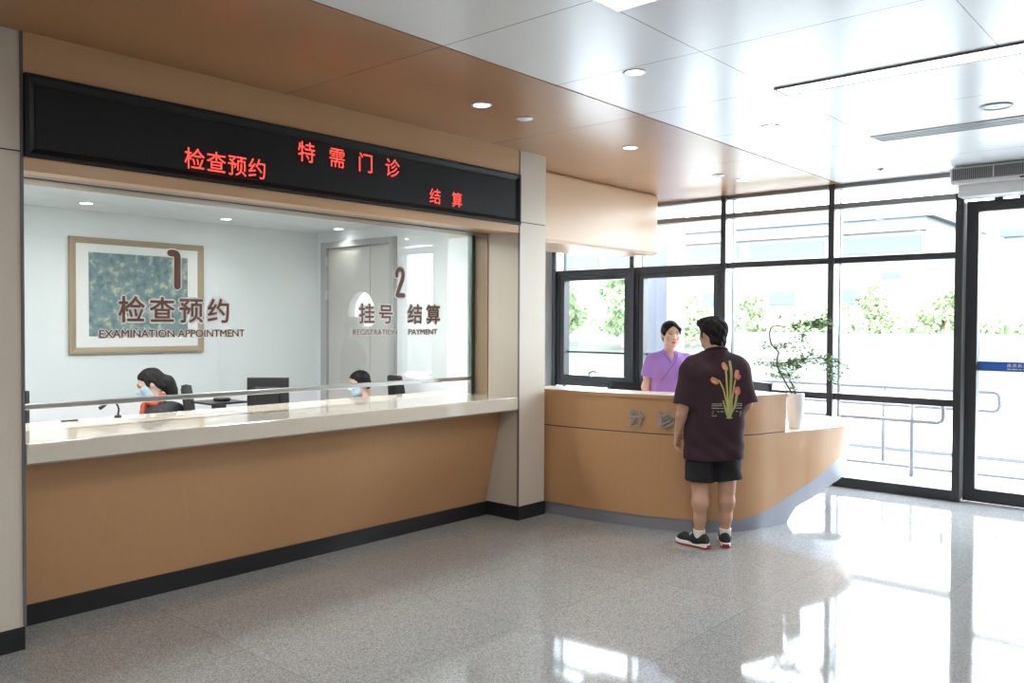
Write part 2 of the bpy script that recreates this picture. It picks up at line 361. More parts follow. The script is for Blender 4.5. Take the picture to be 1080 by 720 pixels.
class Head:
    """places head features; c = centre between the ears, R = head rotation in the body frame"""
    def __init__(s, c, R, sc=1.): s.c = np.array(c, float); s.R = R; s.s = sc
    def p(s, *q): return s.c+s.R @ (np.array(q)*s.s)
    def d(s, *q): return s.R @ np.array(q, float)
    def skin(s, f, neck, male=True):
        w = 1. if male else .95; S_ = s.s
        E = lambda c, r, k=.02, mode='add': f.ell(s.p(*c), np.array(r)*S_, k*S_, mode, R=s.R)
        N = lambda a, b, ra, rb, k=.01, mode='add': f.cone(s.p(*a), s.p(*b), ra*S_, rb*S_, k*S_, mode)
        E((0, -.012, .028), (.076*w, .094, .084)); E((0, .022, -.03), (.064*w, .07, .088), .03)
        N((-.03*w, .05, -.078), (.03*w, .05, -.078), .026, .026, .03)
        E((0, .072, -.098), (.022, .018, .018), .022)
        for q in (-1, 1):
            E((q*.042*w, .062, -.025), (.024, .022, .026), .02)
            E((q*.031, .098, .004), (.017, .013, .011), .012, 'sub')
            N((q*.014, .092, .022), (q*.045, .08, .021), .008, .007, .012)
            E((q*.077*w, -.006, -.008), (.010, .019, .031), .008)
            E((q*.011, .101, -.036), (.009, .010, .008), .006)
        N((0, .09, .012), (0, .109, -.032), .008, .012, .012)
        E((0, .086, -.060), (.026, .012, .008), .008); E((0, .084, -.071), (.021, .012, .008), .006)
        f.cone(s.p(0, -.02, -.05), neck, .056*S_*w*(1 if male else .9), .058*w*(1 if male else .88), .03)
    def face(s, root, parent, bvh, lips=True):
        """eyes, brows and lips set on the skin surface found by a ray from the front"""
        dv = Vector(s.d(0, -1, 0))
        def on(x, z, lift=0.):
            o = Vector(s.p(x, .3, z)); h = bvh.ray_cast(o, dv); p = h[0] if h[0] is not None else Vector(s.p(x, .09, z)); return p-dv*lift*s.s
        def blob(c, r, R, seg=16):
            bm = BM(); bmesh.ops.create_uvsphere(bm, u_segments=seg, v_segments=10, radius=1); M_ = Matrix.Translation(c) @ Matrix(R.tolist()).to_4x4() @ Matrix.Diagonal((*[q*s.s for q in r], 1)); bmesh.ops.transform(bm, matrix=M_, verts=bm.verts); return bm
        for q in (-1, 1):
            R = s.R @ rotz(-q*.30)
            e = obj('eye', blob(on(q*.032, .004, -.0012), (.0125, .0042, .0058), R), eye_w, parent, local=root, smooth=True)
            obj('iris', blob(on(q*.0315, .0045, .0016), (.0052, .0022, .0056), R, 12), eye_d, e, local=root, smooth=True)
            obj('eyelid_line', tube(BM(), spline([on(q*x, z, .0018) for x, z in ((.019, .0045), (.026, .0098), (.034, .0112), (.041, .0082), (.0455, .0045))], 4), [.0012+.0010*math.sin(PI*k/16) for k in range(17)], 6), brow_m, e, local=root, smooth=True)
            obj('eyebrow', tube(BM(), spline([on(q*x, z, .0005) for x, z in ((.014, .0235), (.024, .0285), (.036, .0285), (.047, .022))], 4), [.0030*math.sin(PI*(k+1.5)/15)+.0006 for k in range(13)], 6), brow_m, parent, local=root, smooth=True)
        if lips:
            bm = tube(BM(), spline([on(x, z, .0004) for x, z in ((-.023, -.066), (-.011, -.0630), (0, -.0645), (.011, -.0630), (.023, -.066))], 4), [.0012+.0028*math.sin(PI*k/16) for k in range(17)], 8)
            tube(bm, spline([on(x, z, .0004) for x, z in ((-.020, -.0685), (-.010, -.0720), (0, -.0730), (.010, -.0720), (.020, -.0685))], 4), [.0012+.0033*math.sin(PI*k/16) for k in range(17)], 8)
            obj('lips', bm, lip_m, parent, local=root, smooth=True)

def hand(f, w, u, n, t, curl=(18, 30, 24), k=.004, sc=1.):
    """palm and five fingers: w wrist, u finger direction, n palm normal, t towards the thumb"""
    w, u, n, t = (np.array(q, float) for q in (w, u, n, t)); u /= np.linalg.norm(u); n -= u*(n@u); n /= np.linalg.norm(n); t = t-u*(t@u)-n*(t@n); t /= np.linalg.norm(t)
    tips = []
    for i, (o, L, r) in enumerate(((.031, .074, .0088), (.0105, .083, .0092), (-.0105, .077, .0088), (-.031, .060, .0078))):
        a = w+t*o*.55*sc; kn = w+(u*(.092-.004*abs(i-1))+t*o)*sc
        f.cone(a, kn, .0135*sc, .0115*sc, .012)
        p = kn; ang = 0; d = u
        for j, (fr, cu) in enumerate(zip((.45, .31, .24), curl)):
            ang += math.radians(cu+3*i); d = u*math.cos(ang)+n*math.sin(ang)+t*o*.8*(j == 0); d = d/np.linalg.norm(d); q = p+d*L*fr*sc
            f.cone(p, q, r*(1-.08*j)*sc, r*(.92-.08*j)*sc, k); p = q
        tips.append(p)
    a = w+(u*.02+t*.024)*sc; b = w+(u*.052+t*.050+n*.012)*sc; c = w+(u*.082+t*.060+n*.022)*sc; d = w+(u*.106+t*.058+n*.030)*sc
    f.cone(a, b, .0145*sc, .0115*sc, .012); f.cone(b, c, .0112*sc, .010*sc, k); f.cone(c, d, .0098*sc, .0078*sc, k)
    return tips

def project(bvh, pts, direction, back=1., off=.002):
    """pts dropped along direction onto a surface"""
    d = Vector(direction).normalized(); out = []
    for p in pts:
        h = bvh.ray_cast(Vector(p)-d*back, d)
        out.append((h[0]-d*off) if h[0] is not None else None)
    return out
def decal(bvh, polys, frame, direction, off=.002):
    """filled 2-D polygons laid over a curved surface; frame maps (u, v) to a 3-D start point"""
    bm = BM()
    for poly in polys:
        b2 = BM(); vs = [b2.verts.new((u, v, 0)) for u, v, *_ in poly]; b2.faces.new(vs)
        bmesh.ops.triangulate(b2, faces=b2.faces); bmesh.ops.subdivide_edges(b2, edges=b2.edges, cuts=1); bmesh.ops.triangulate(b2, faces=b2.faces)
        b2.verts.index_update(); P = project(bvh, [frame(v.co.x, v.co.y) for v in b2.verts], direction, off=off)
        nv = [bm.verts.new(p) if p is not None else None for p in P]
        for f in b2.faces:
            q = [nv[v.index] for v in f.verts]
            if all(q): bm.faces.new(q)
        b2.free()
    return bm
def bvh_of(me):
    vs = [v.co.copy() for v in me.vertices]; return BVHTree.FromPolygons(vs, [tuple(p.vertices) for p in me.polygons])
SKY = 6.4; EXPO = 1.62; LAMP = 0.5
# ------------------------------------------------------------------ setting
XW = -4.576; YW = 8.80; ZC = 3.07
struct('floor', B(-8.0, 5.2, -5.2, 8.86, -.1, 0), floor_m)
struct('ceiling', B(-3.17, 5.2, -5.2, 8.86, ZC, ZC+.1), ceil_m)
bm = B(-6.98, -3.174, -5.2, 8.86, ZC-.004, ZC+.1); struct('trim_1', bm, soffit_m)
struct('wall_back', B(-5.2, 5.3, -5.35, -5.2, 0, 3.2), lobby_wall)
struct('wall_right', B(5.2, 5.35, -5.35, 8.9, 0, 3.2), lobby_wall)
struct('wall_left', B(-4.75, -4.62, -5.2, .62, 0, ZC-.004), beige)
# near pillar (left edge of the picture)
def pillar(name, x0, x1, y0, y1, slit=2.478):
    p = struct(name, B(x0, x1, y0, y1, .115, slit-.004), beige)
    obj('upper_panel', B(x0, x1, y0, y1, slit+.004, ZC-.004), beige, p)
    obj('joint', B(x0+.004, x1-.004, y0+.004, y1-.004, slit-.004, slit+.004), black_base, p)
    obj('skirting', B(x0, x1+.006, y0-.006, y1+.006, 0, .115), black_base, p)
    return p
p = pillar('wall_pillar_near', -5.45, -4.59, .62, 1.535)
obj('corner_trim', B(-4.60, -4.583, 1.535, 1.549, .115, ZC-.004), grey_alu, p)
p = pillar('wall_pillar_far', -5.42, XW, 5.296, 5.63)
obj('corner_trim', B(XW-.012, XW+.002, 5.288, 5.297, .115, ZC-.004), grey_alu, p)
obj('inner_lining', B(-5.42, -5.09, 5.286, 5.296, 1.03, 2.39), white_wall, p); obj('jamb_lining', B(-5.09, -4.93, 5.286, 5.296, 1.03, 2.39), wood_in, p)
# bulkhead over the service window
f = struct('trim_2', B(-5.15, -4.58, 1.549, 5.288, 2.862, ZC-.004), fascia_m)
obj('lower_board', B(-4.70, -4.58, 1.549, 5.288, 2.385, 2.452), fascia_m, f)
obj('soffit_board', B(-5.15, -4.70, 1.549, 5.288, 2.40, 2.452), wood_in, f)
obj('backing_board', B(-5.15, -4.70, 1.549, 5.288, 2.452, 2.862), white_wall, f)
obj('soffit_groove', B(-4.96, -4.90, 1.549, 5.288, 2.394, 2.40), grey_alu, f)
# hanging wooden box over the triage desk
struct('trim_3', B(-5.70, -4.988, 5.632, 8.12, 2.405, ZC-.004), mat('tan wood bulkhead', (.56, .36, .20), .3, mott=((60, 2.5, 60), .05)), bevel=.03)
# office shell
struct('wall_office_back', B(-7.9, -7.8, .3, 5.7, 0, 2.9), white_wall)
struct('wall_office_right', B(-7.8, -5.42, 5.6, 5.7, 0, 2.9), white_wall)
struct('wall_office_left', B(-7.8, -5.3, .2, .3, 0, 2.9), white_wall)
struct('wall_office_front', B(-5.40, -5.30, .3, .62, 0, 2.9), white_wall)
struct('ceiling_office', B(-7.8, -5.15, .3, 5.6, 2.62, 2.72), white_wall)
struct('wall_nook', B(-7.05, -6.95, 5.7, 8.86, 0, ZC), white_wall)
# office door
d = struct('door_2', B(-7.56, -6.86, 5.575, 5.597, .01, 2.43), door_m)
obj('side_leaf', B(-6.852, -6.55, 5.575, 5.597, .01, 2.43), door_m, d)
bm = B(-7.67, -7.57, 5.55, 5.598, 0, 2.505); box(bm, -6.54, -6.46, 5.55, 5.598, 0, 2.505); box(bm, -7.57, -6.54, 5.55, 5.598, 2.44, 2.505)
obj('door_frame', bm, doorframe_m, d)
for z in (.35, 1.94, 2.30): obj('hinge', B(-7.585, -7.555, 5.545, 5.574, z-.05, z+.05), steel, d)
bm = tube(BM(), [(-6.92, 5.575, 1.05), (-6.92, 5.53, 1.05), (-7.03, 5.525, 1.05)], .010)
box(bm, -6.945, -6.895, 5.570, 5.576, .97, 1.13); obj('door_handle', bm, steel, d)

# ------------------------------------------------------------------ curtain wall
def mullion(parent, x, z0=0., z1=ZC):
    obj('mullion_cap', B(x-.029, x+.029, 8.60, 8.635, z0, z1), dark_alu, parent)
    obj('mullion_web', B(x-.022, x+.022, 8.635, 8.785, z0, z1), light_alu, parent)
    obj('mullion_back', B(x-.028, x+.028, 8.785, 8.84, z0, z1), dark_alu, parent)
def bay(n, x0, x1, sash):
    w = struct('window_%d' % n, B(x0+.028, x1-.028, YW-.006, YW+.006, .06, ZC-.01), clear)
    mullion(w, x0)
    a, b = x0+.022, x1-.022
    obj('top_rail', B(a, b, 8.66, 8.79, 3.03, ZC), rail_alu, w); obj('upper_rail', B(a, b, 8.66, 8.79, 2.82, 2.875), rail_alu, w)
    obj('sill', B(a, b, 8.62, 8.79, 0, .10), dark_alu, w)
    if sash:
        bm = B(a, b, 8.64, 8.79, 2.25, 2.325); box(bm, a, b, 8.64, 8.79, .845, .91); box(bm, a, a+.05, 8.64, 8.79, .91, 2.25); box(bm, b-.05, b, 8.64, 8.79, .91, 2.25)
        obj('fixed_frame', bm, dark_alu, w, bevel=.004)
        a += .055; b -= .055
        bm = B(a, b, 8.65, 8.77, 2.19, 2.245); box(bm, a, b, 8.65, 8.77, .915, .985); box(bm, a, a+.06, 8.65, 8.77, .985, 2.19); box(bm, b-.06, b, 8.65, 8.77, .985, 2.19)
        s = obj('sash', bm, dark_alu, w, bevel=.004)
        obj('glazing_bar', B(a+.06, b-.06, 8.72, 8.75, 1.265, 1.29), dark_alu, s)
        cx = (a+b)/2
        bm = tube(BM(), spline([(cx-.01, 8.65, .955), (cx-.015, 8.60, .97), (cx-.01, 8.585, 1.02), (cx+.05, 8.58, 1.045), (cx+.10, 8.585, 1.035)], 5), .009); box(bm, cx-.03, cx+.03, 8.64, 8.655, .935, .975)
        obj('window_handle', bm, dark_pl, s)
    else:
        obj('transom', B(a, b, 8.63, 8.79, 2.265, 2.325), dark_alu, w); obj('lower_rail', B(a, b, 8.63, 8.79, .88, .945), dark_alu, w)
    return w
bay(1, -6.85, -5.65, True); bay(2, -5.65, -4.45, True); bay(3, -4.45, -3.25, False); bay(4, -3.25, -2.06, False)
# solid wall right of the door with a round window
bm = BM(); cx, cz, R_ = .72, 1.80, .36; x0, x1, z0, z1 = -.12, 5.2, 0, ZC
rim = [(cx+R_*math.cos(2*PI*k/48), cz+R_*math.sin(2*PI*k/48)) for k in range(48)]
def edge_pt(k):
    a = 2*PI*k/48; dx, dz = math.cos(a), math.sin(a); t_ = min([((x1 if dx > 0 else x0)-cx)/dx if abs(dx) > 1e-6 else 9e9, ((z1 if dz > 0 else z0)-cz)/dz if abs(dz) > 1e-6 else 9e9]); return (cx+dx*t_, cz+dz*t_)
def rc(k, y, inner): p_ = rim[k % 48] if inner else edge_pt(k % 48); return (p_[0], y, p_[1])
for k in range(48):
    for y, o in ((8.70, 1), (8.86, -1)):
        q = [rc(k, y, True), rc(k+1, y, True), rc(k+1, y, False), rc(k, y, False)]; bm.faces.new([bm.verts.new(v) for v in q])
    bm.faces.new([bm.verts.new(v) for v in (rc(k, 8.70, True), rc(k+1, 8.70, True), rc(k+1, 8.86, True), rc(k, 8.86, True))])
bmesh.ops.remove_doubles(bm, verts=bm.verts, dist=1e-4)
struct('wall_front', bm, lobby_wall)
struct('wall_front_backing', box(box(B(x1-3.2, x1, 8.865, 8.88, 0, ZC), x0, x1, 8.865, 8.88, 0, 1.3), x0, x1, 8.865, 8.88, 2.3, ZC), lobby_wall)
pw = struct('window_5', lathe(BM(), [(0, -.004), (R_, -.004), (R_, .004), (0, .004)], (0, 0, 0), 40), clear)
for v in pw.data.vertices: v.co = Matrix.Rotation(PI/2, 3, 'X') @ v.co
pw.location = (cx, 8.80, cz); WM[pw] = Matrix.Translation(pw.location)
bm = tube(BM(), [(c_[0], 8.70, c_[1]) for c_ in rim+rim[:1]], .02, 8); obj('round_frame', bm, grey_alu, pw, smooth=True)
struct('wall_window_end', B(-7.8, -6.88, 8.70, 8.84, 0, ZC), white_wall)
# glazed entrance door
d = struct('door_1', B(-1.925, -1.212, YW-.02, YW-.008, .12, 2.70), clear)
bm = B(-2.10, -2.035, 8.60, 8.84, 0, 2.87); box(bm, -.185, -.12, 8.60, 8.84, 0, ZC); box(bm, -2.035, -.185, 8.62, 8.84, 2.825, 2.90)
obj('door_frame', bm, dark_alu, d, bevel=.003)
obj('frame_lip', B(-2.035, -2.028, 8.60, 8.63, 0, 2.87), grey_alu, d)
def leaf(x0, x1, name):
    bm = B(x0, x0+.10, 8.69, 8.80, .01, 2.79); box(bm, x1-.10, x1, 8.69, 8.80, .01, 2.79); box(bm, x0+.1, x1-.1, 8.69, 8.80, 2.69, 2.79); box(bm, x0+.1, x1-.1, 8.69, 8.80, .01, .13)
    return obj(name, bm, dark_alu, d, bevel=.003)
leaf(-2.025, -1.112, 'leaf_frame'); leaf(-1.108, -.195, 'leaf_frame')
obj('pane', B(-1.008, -.295, YW-.02, YW-.008, .12, 2.70), clear, d)
obj('overlight_pane', B(-2.035, -.185, YW-.02, YW-.008, 2.90, ZC), clear, d)
for x in (-1.80, -1.60): obj('door_roller', B(x, x+.07, 8.68, 8.72, 2.79, 2.825), black_pl, d)
bd = obj('decal_band', B(-1.925, -1.215, YW-.026, YW-.021, 1.222, 1.310), blue_band, d)
bm = BM()   # a row of small blurred white marks, too small to read in the photo
for k in range(6):
    x = -1.69+k*.043
    for (a0, a1, c0, c1) in ((0, .030, .024, .029), (.004, .026, .012, .016), (.012, .017, 0, .034), (0, .006, 0, .02), (.024, .030, .002, .018)): box(bm, x+a0, x+a1, YW-.0285-.0001*k, YW-.027, 1.262+c0, 1.262+c1)
obj('lettering', bm, white_txt, bd)
bm = BM(); x = -1.69
for w_ in (.03, .045, .02, .05, .035, .025, .04): box(bm, x, x+w_, YW-.0285, YW-.027, 1.240, 1.249); x += w_+.009
obj('small_print', bm, white_txt, bd)
for s in (-1.06, -1.16):
    obj('pull_handle', tube(BM(), [(s, 8.69, .85), (s, 8.63, .85), (s, 8.63, 1.35), (s, 8.69, 1.35)], .014), steel, d)

# ------------------------------------------------------------------ service counter
t = thing('service_counter', 'long service counter with cream stone top and sloping tan front under the red lettered sign', 'counter', (XW, 3.42, 0))
obj('countertop', B(-5.50, XW, 1.551, 5.286, .924, 1.03), slab_m, t, bevel=.006)
bm = BM(); y0, y1 = 1.551, 5.286
hexa(bm, [(-4.94, y0, .11), (-4.94, y1, .11), (-5.00, y1, .11), (-5.00, y0, .11), (-4.765, y0, .923), (-4.765, y1, .923), (-4.83, y1, .923), (-4.83, y0, .923)])
obj('front_panel', bm, wood, t)
obj('kick_plate', B(-5.0, -4.925, y0, y1, 0, .112), black_base, t)
obj('back_panel', B(-5.10, -5.02, y0, y1, 0, .92), white_pl, t)
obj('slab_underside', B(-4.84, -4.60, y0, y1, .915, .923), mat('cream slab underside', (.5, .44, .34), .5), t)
# staff worktop behind the counter
t = thing('staff_desk', 'white staff desk running behind the glazed service counter', 'desk', (-5.9, 3.4, 0))
obj('desktop', B(-6.15, -5.52, 1.60, 5.30, .71, .74), white_pl, t)
for y in (1.7, 3.4, 5.2): obj('leg_panel', B(-6.12, -5.56, y-.015, y+.015, 0, .71), white_pl, t)

# ------------------------------------------------------------------ led sign
t = thing('led_sign', 'long black message board with red characters over the service window', 'sign', (-4.58, 3.41, 2.45))
obj('screen', B(-4.70, -4.572, 1.60, 5.235, 2.50, 2.81), screen_m, t)
bm = BM(); a, b, z0, z1 = 1.551, 5.286, 2.452, 2.862
def frame_x(bm, x0, x1, a, b, z0, z1, w, inset=.02):
    """picture-frame ring with a sloping inner face"""
    o = [(a, z0), (b, z0), (b, z1), (a, z1)]; i = [(a+w, z0+w), (b-w, z0+w), (b-w, z1-w), (a+w, z1-w)]
    m = [(a+w*.35, z0+w*.35), (b-w*.35, z0+w*.35), (b-w*.35, z1-w*.35), (a+w*.35, z1-w*.35)]
    R = [[bm.verts.new((x, y, z)) for y, z in q] for x, q in ((x0, o), (x1, o), (x1, m), (x1-inset, i), (x0, i))]
    for q in range(5):
        r, s = R[q], R[(q+1) % 5]
        for k in range(4): bm.faces.new((r[k], r[(k+1) % 4], s[(k+1) % 4], s[k]))
    bmesh.ops.recalc_face_normals(bm, faces=bm.faces); return bm
obj('frame', frame_x(BM(), -4.70, -4.556, a, b, z0, z1, .05), mat('matt black sign frame', (.006, .0065, .007), .5, spec=.3), t)
for body, y, z, size, pitch in (('检查预约', 2.375, 2.510, .122, .1345), ('特需门诊', 3.130, 2.662, .130, .2385), ('结算', 4.268, 2.520, .112, .2280)):
    for i, ch in enumerate(body):
        me = cjk_row(ch, size, pitch, .004, .002); obj('red_character', put(me, Matrix.Translation((-4.569, y+i*pitch, z)) @ ON_X), led_red, t)

# ------------------------------------------------------------------ counter glass
t = thing('glass_screen', 'frameless glass screen with brown lettering standing over the service counter', 'screen', (-5.1, 3.4, 1.15))
obj('pane', B(-5.106, -5.094, 1.552, 5.25, 1.165, 2.398), clear2, t)
obj('bottom_rail', B(-5.118, -5.082, 1.552, 5.25, 1.148, 1.180), steel, t, bevel=.004)
bm = B(-5.118, -5.085, 5.25, 5.285, 1.03, 2.398); obj('end_channel', bm, steel, t)
obj('end_pane', B(-5.085, -5.078, 5.20, 5.285, 1.035, 2.398), glass_mat('green glass edge', (.72, .80, .78), ior=1.6), t)
def vinyl(name, builder, y, z, halo):
    a = builder(halo); b = builder(0)
    o = obj(name, put(b[0], Matrix.Translation((-5.0895, y, z)) @ ON_X), brown_txt, t)
    obj('white_outline', put(a[0], Matrix.Translation((-5.0915, y, z)) @ ON_X), white_txt, o)
def cjk_builder(body, size, pitch, bold):
    return lambda h: (cjk_row(body, size, pitch, bold+h),)
def stroke_poly(pts, r, seg=8):
    """round-ended stroke as a flat outline"""
    P = [Vector((*p, 0)) for p in pts]; L = []; Rr = []
    for i, p in enumerate(P):
        tt = (P[min(i+1, len(P)-1)]-P[max(i-1, 0)]).normalized(); n = Vector((-tt.y, tt.x, 0)); L.append(p+n*r); Rr.append(p-n*r)
    def arc(c, t0, sgn):
        a0 = math.atan2(t0.y, t0.x); return [c+Vector((math.cos(a0+q), math.sin(a0+q), 0))*r for q in [(-PI/2+PI*k/seg)*sgn for k in range(1, seg)]]
    e = (P[-1]-P[-2]).normalized(); s0 = (P[0]-P[1]).normalized()
    return [*L, *reversed(arc(P[-1], e, 1)), *reversed(Rr), *reversed(arc(P[0], s0, 1))]
def digit(pts, r):
    def f(h):
        bm = BM(); rr = r+h*.14; P = spline([(*p, 0) for p in pts], 3) if len(pts) > 6 else [Vector((*p, 0)) for p in pts]
        for j, p in enumerate(P): bm.faces.new([bm.verts.new((p.x+rr*math.cos(2*PI*k/20), p.y+rr*math.sin(2*PI*k/20), j*.00003)) for k in range(20)])
        for j, (p, q) in enumerate(zip(P, P[1:])):
            n = (q-p).normalized(); n = Vector((-n.y, n.x, 0))*rr; bm.faces.new([bm.verts.new(v+Vector((0, 0, j*.00003+.000015))) for v in (p+n, p-n, q-n, q+n)])
        me = bpy.data.meshes.new('d'); bm.to_mesh(me); bm.free(); return (me,)
    return f
vinyl('number_one', digit([(.02, .235), (.04, .236), (.052, .234), (.062, .224), (.065, .21), (.065, .03)], .021), 2.535, 1.833, .055)
two = [(.020, .180), (.024, .21), (.038, .228), (.056, .233), (.074, .226), (.086, .205), (.086, .18), (.078, .15), (.055, .10), (.035, .055), (.024, .030), (.03, .026), (.06, .026), (.092, .026)]
vinyl('number_two', digit(two, .017), 4.385, 1.831, .055)
for body, size, pitch, y in (('检查预约', .158, .190, 2.228), ('挂号', .150, .188, 4.030), ('结算', .155, .200, 4.520)):
    for i, ch in enumerate(body): vinyl('character', cjk_builder(ch, size, pitch, .016), y+i*pitch, 1.633, .062)
def lat(body, w, h, bold):
    ref = text_mesh(body)
    return lambda o: (text_fit(body, w, h, bold+o, ref=ref),)
vinyl('small_lettering', lat('EXAMINATION APPOINTMENT', .948, .046, .012), 2.121, 1.543, .09)
vinyl('small_lettering', lat('REGISTRATION', .432, .040, .012), 3.977, 1.547, .09)
vinyl('small_lettering', lat('PAYMENT', .312, .040, .012), 4.533, 1.547, .09)

# ------------------------------------------------------------------ reception desk
plan = spline([(-4.78, 5.672, 0), (-4.5, 5.685, 0), (-4.2, 5.70, 0), (-3.9, 5.74, 0), (-3.5, 5.83, 0), (-3.2, 5.98, 0), (-3.0, 6.25, 0), (-2.9, 6.6, 0), (-2.82, 6.9, 0), (-2.74, 7.2, 0), (-2.70, 7.6, 0), (-2.76, 7.95, 0), (-2.97, 8.15, 0)], 10)
def nrm(i):
    t_ = (plan[min(i+1, len(plan)-1)]-plan[max(i-1, 0)]).normalized(); return Vector((-t_.y, t_.x, 0))
sy = [p.y if p.x > -3.6 else 5.0 for p in plan]
zwood = np.interp(sy, [6.2, 6.5, 6.85, 7.15, 7.45, 7.8, 8.15], [.10, .147, .262, .372, .455, .53, .56])
zgrey = np.interp(sy, [6.73, 6.77, 6.84, 7.1, 7.4, 7.8, 8.15], [0, .055, .12, .19, .255, .30, .34])
lean = np.interp(sy, [7.0, 7.5, 8.15], [0, .12, .30])
def rib(i, z, off=0.):
    q = plan[i]+nrm(i)*(lean[i]*min(.755-z, .27)+off); return (q.x, q.y, z)
def strip(cols, thick):
    """closed shell between two edges with an inner skin"""
    bm = BM(); V = [[bm.verts.new(q) for q in c] for c in cols]; n = len(V[0])
    for a, b in zip(V, V[1:]):
        for k in range(n): bm.faces.new((a[k], b[k], b[(k+1) % n], a[(k+1) % n]))
    bm.faces.new(V[0]); bm.faces.new(list(reversed(V[-1]))); bmesh.ops.recalc_face_normals(bm, faces=bm.faces); return bm
t = thing('reception_desk', 'boat shaped tan wood reception desk with a grey hull plinth, standing by the windows', 'reception desk', (-3.6, 6.4, 0))
N = len(plan)
obj('lower_front', strip([[rib(i, .7555), rib(i, (zwood[i]+.75)/2), rib(i, zwood[i]), rib(i, zwood[i], .03), rib(i, .7555, .03)] for i in range(N)], .03), wood, t, smooth=False)
obj('plinth', strip([[rib(i, zwood[i], .012), rib(i, zgrey[i], .014), rib(i, max(zgrey[i], .0), .40), rib(i, zwood[i], .40)] for i in range(N)], .03), grey_plinth, t)
iu = [i for i in range(N) if not (plan[i].x > -3.2 and plan[i].y > 6.70)]; e = iu[-1]
def poly(idx, off0, off1):
    return [tuple((plan[i]+nrm(i)*off0)[:2]) for i in idx]+[tuple((plan[i]+nrm(i)*off1)[:2]) for i in reversed(idx)]
obj('upper_front', prism(BM(), poly(iu, .008, .30), .768, 1.045), wood, t)
obj('ledge', prism(BM(), poly(iu, -.004, .33), 1.045, 1.073), wood, t)
obj('ledge_top', prism(BM(), poly(iu, .004, .32), 1.073, 1.0765), worktop_m, t)
obj('shadow_gap', prism(BM(), poly(iu, .014, .28), .752, .768), mat('dark wood joint', (.16, .08, .035), .6), t)
inner = [(-3.22, 8.2), (-3.45, 8.08), (-3.58, 7.6), (-3.6, 7.0), (-3.75, 6.65), (-4.15, 6.45), (-4.78, 6.42)]
obj('worktop', prism(BM(), [tuple((p+nrm(i)*.012)[:2]) for i, p in enumerate(plan)]+inner, .742, .757), worktop_m, t, bevel=.003)
for i, (ch, px, w_) in enumerate((('分', -3.83, .15), ('诊', -3.585, .15), ('台', -3.345, .15))):
    me = cjk_row(ch, .145, .2, .014, .03); k = min(range(N), key=lambda j: abs(plan[j].x-(px+.075)) if plan[j].y < 6.2 else 9)
    tx = -nrm(k).y; ang = math.atan2(-nrm(k).x, nrm(k).y)
    q = plan[k]+nrm(k)*(-.006)
    me.transform(Matrix.Translation((q.x, q.y, .812)) @ Matrix.Rotation(ang, 4, 'Z') @ Matrix.Rotation(PI/2, 4, 'X') @ Matrix.Translation((-.075, 0, 0)))
    obj('letter', me, metal_txt, t, label='grey metal character standing off the desk front')

# ------------------------------------------------------------------ ceiling fittings
def downlight(loc, label, group, r=.062, on=True, e=12):
    t = thing('ceiling_downlight', label, 'ceiling light', loc, 0, group)
    bm = lathe(BM(), [(r*.80, .002), (r*.84, -.006), (r*.98, -.006), (r*1.1, -.002), (r*1.1, .002)], loc, 28); obj('trim_ring', bm, white_pl, t, smooth=True)
    bm = lathe(BM(), [(0, -.001), (r*.6, -.001), (r*.84, -.003), (r*.84, .002), (0, .002)], loc, 28); obj('lens', bm, lamp_w if on else grey_pl, t, smooth=True)
    if on: lamp('downlight_beam', 'SPOT', (loc[0], loc[1], loc[2]-.02), e, size=.05, angle=2.2, blend=.8)
zb = ZC-.004
for y, l in ((4.03, 'small round downlight in the brown ceiling nearest the red lettered sign'), (5.78, 'small round downlight in the brown ceiling above the tall beige pillar'), (7.77, 'small round downlight in the brown ceiling closest to the windows')):
    downlight((-3.82, y, zb), l, 'downlights in the brown ceiling')
for x, y, l in ((-2.67, 4.08, 'round downlight in the white ceiling beside the brown ceiling edge'), (-2.65, 5.82, 'round downlight in the white ceiling left of the light slot'), (-2.63, 7.67, 'round downlight in the white ceiling beside the window wall')):
    downlight((x, y, ZC), l, 'downlights in the white ceiling')
t = thing('ceiling_speaker', 'round grey ringed speaker in the white ceiling above the air slot', 'ceiling speaker', (-1.29, 6.23, ZC))
obj('ring', lathe(BM(), [(.075, 0), (.08, -.008), (.098, -.008), (.10, 0)], (-1.29, 6.23, ZC), 32), grey_pl, t, smooth=True); obj('grille', lathe(BM(), [(0, -.003), (.075, -.003), (.075, .001), (0, .001)], (-1.29, 6.23, ZC), 32), white_pl, t)
for (x, y), l in (((-3.84, 4.483), 'white smoke detector disc in the brown ceiling beside the near downlight'), ((-3.87, 7.375), 'white smoke detector disc in the brown ceiling near the windows')):
    t = thing('smoke_detector', l, 'smoke detector', (x, y, zb), 0, 'smoke detectors')
    obj('base', lathe(BM(), [(.06, 0), (.06, -.006), (.05, -.009), (0, -.009)], (x, y, zb), 28), white_pl, t, smooth=True); obj('dome', lathe(BM(), [(.038, -.009), (.034, -.014), (0, -.015)], (x, y, zb), 24), white_pl, t, smooth=True)
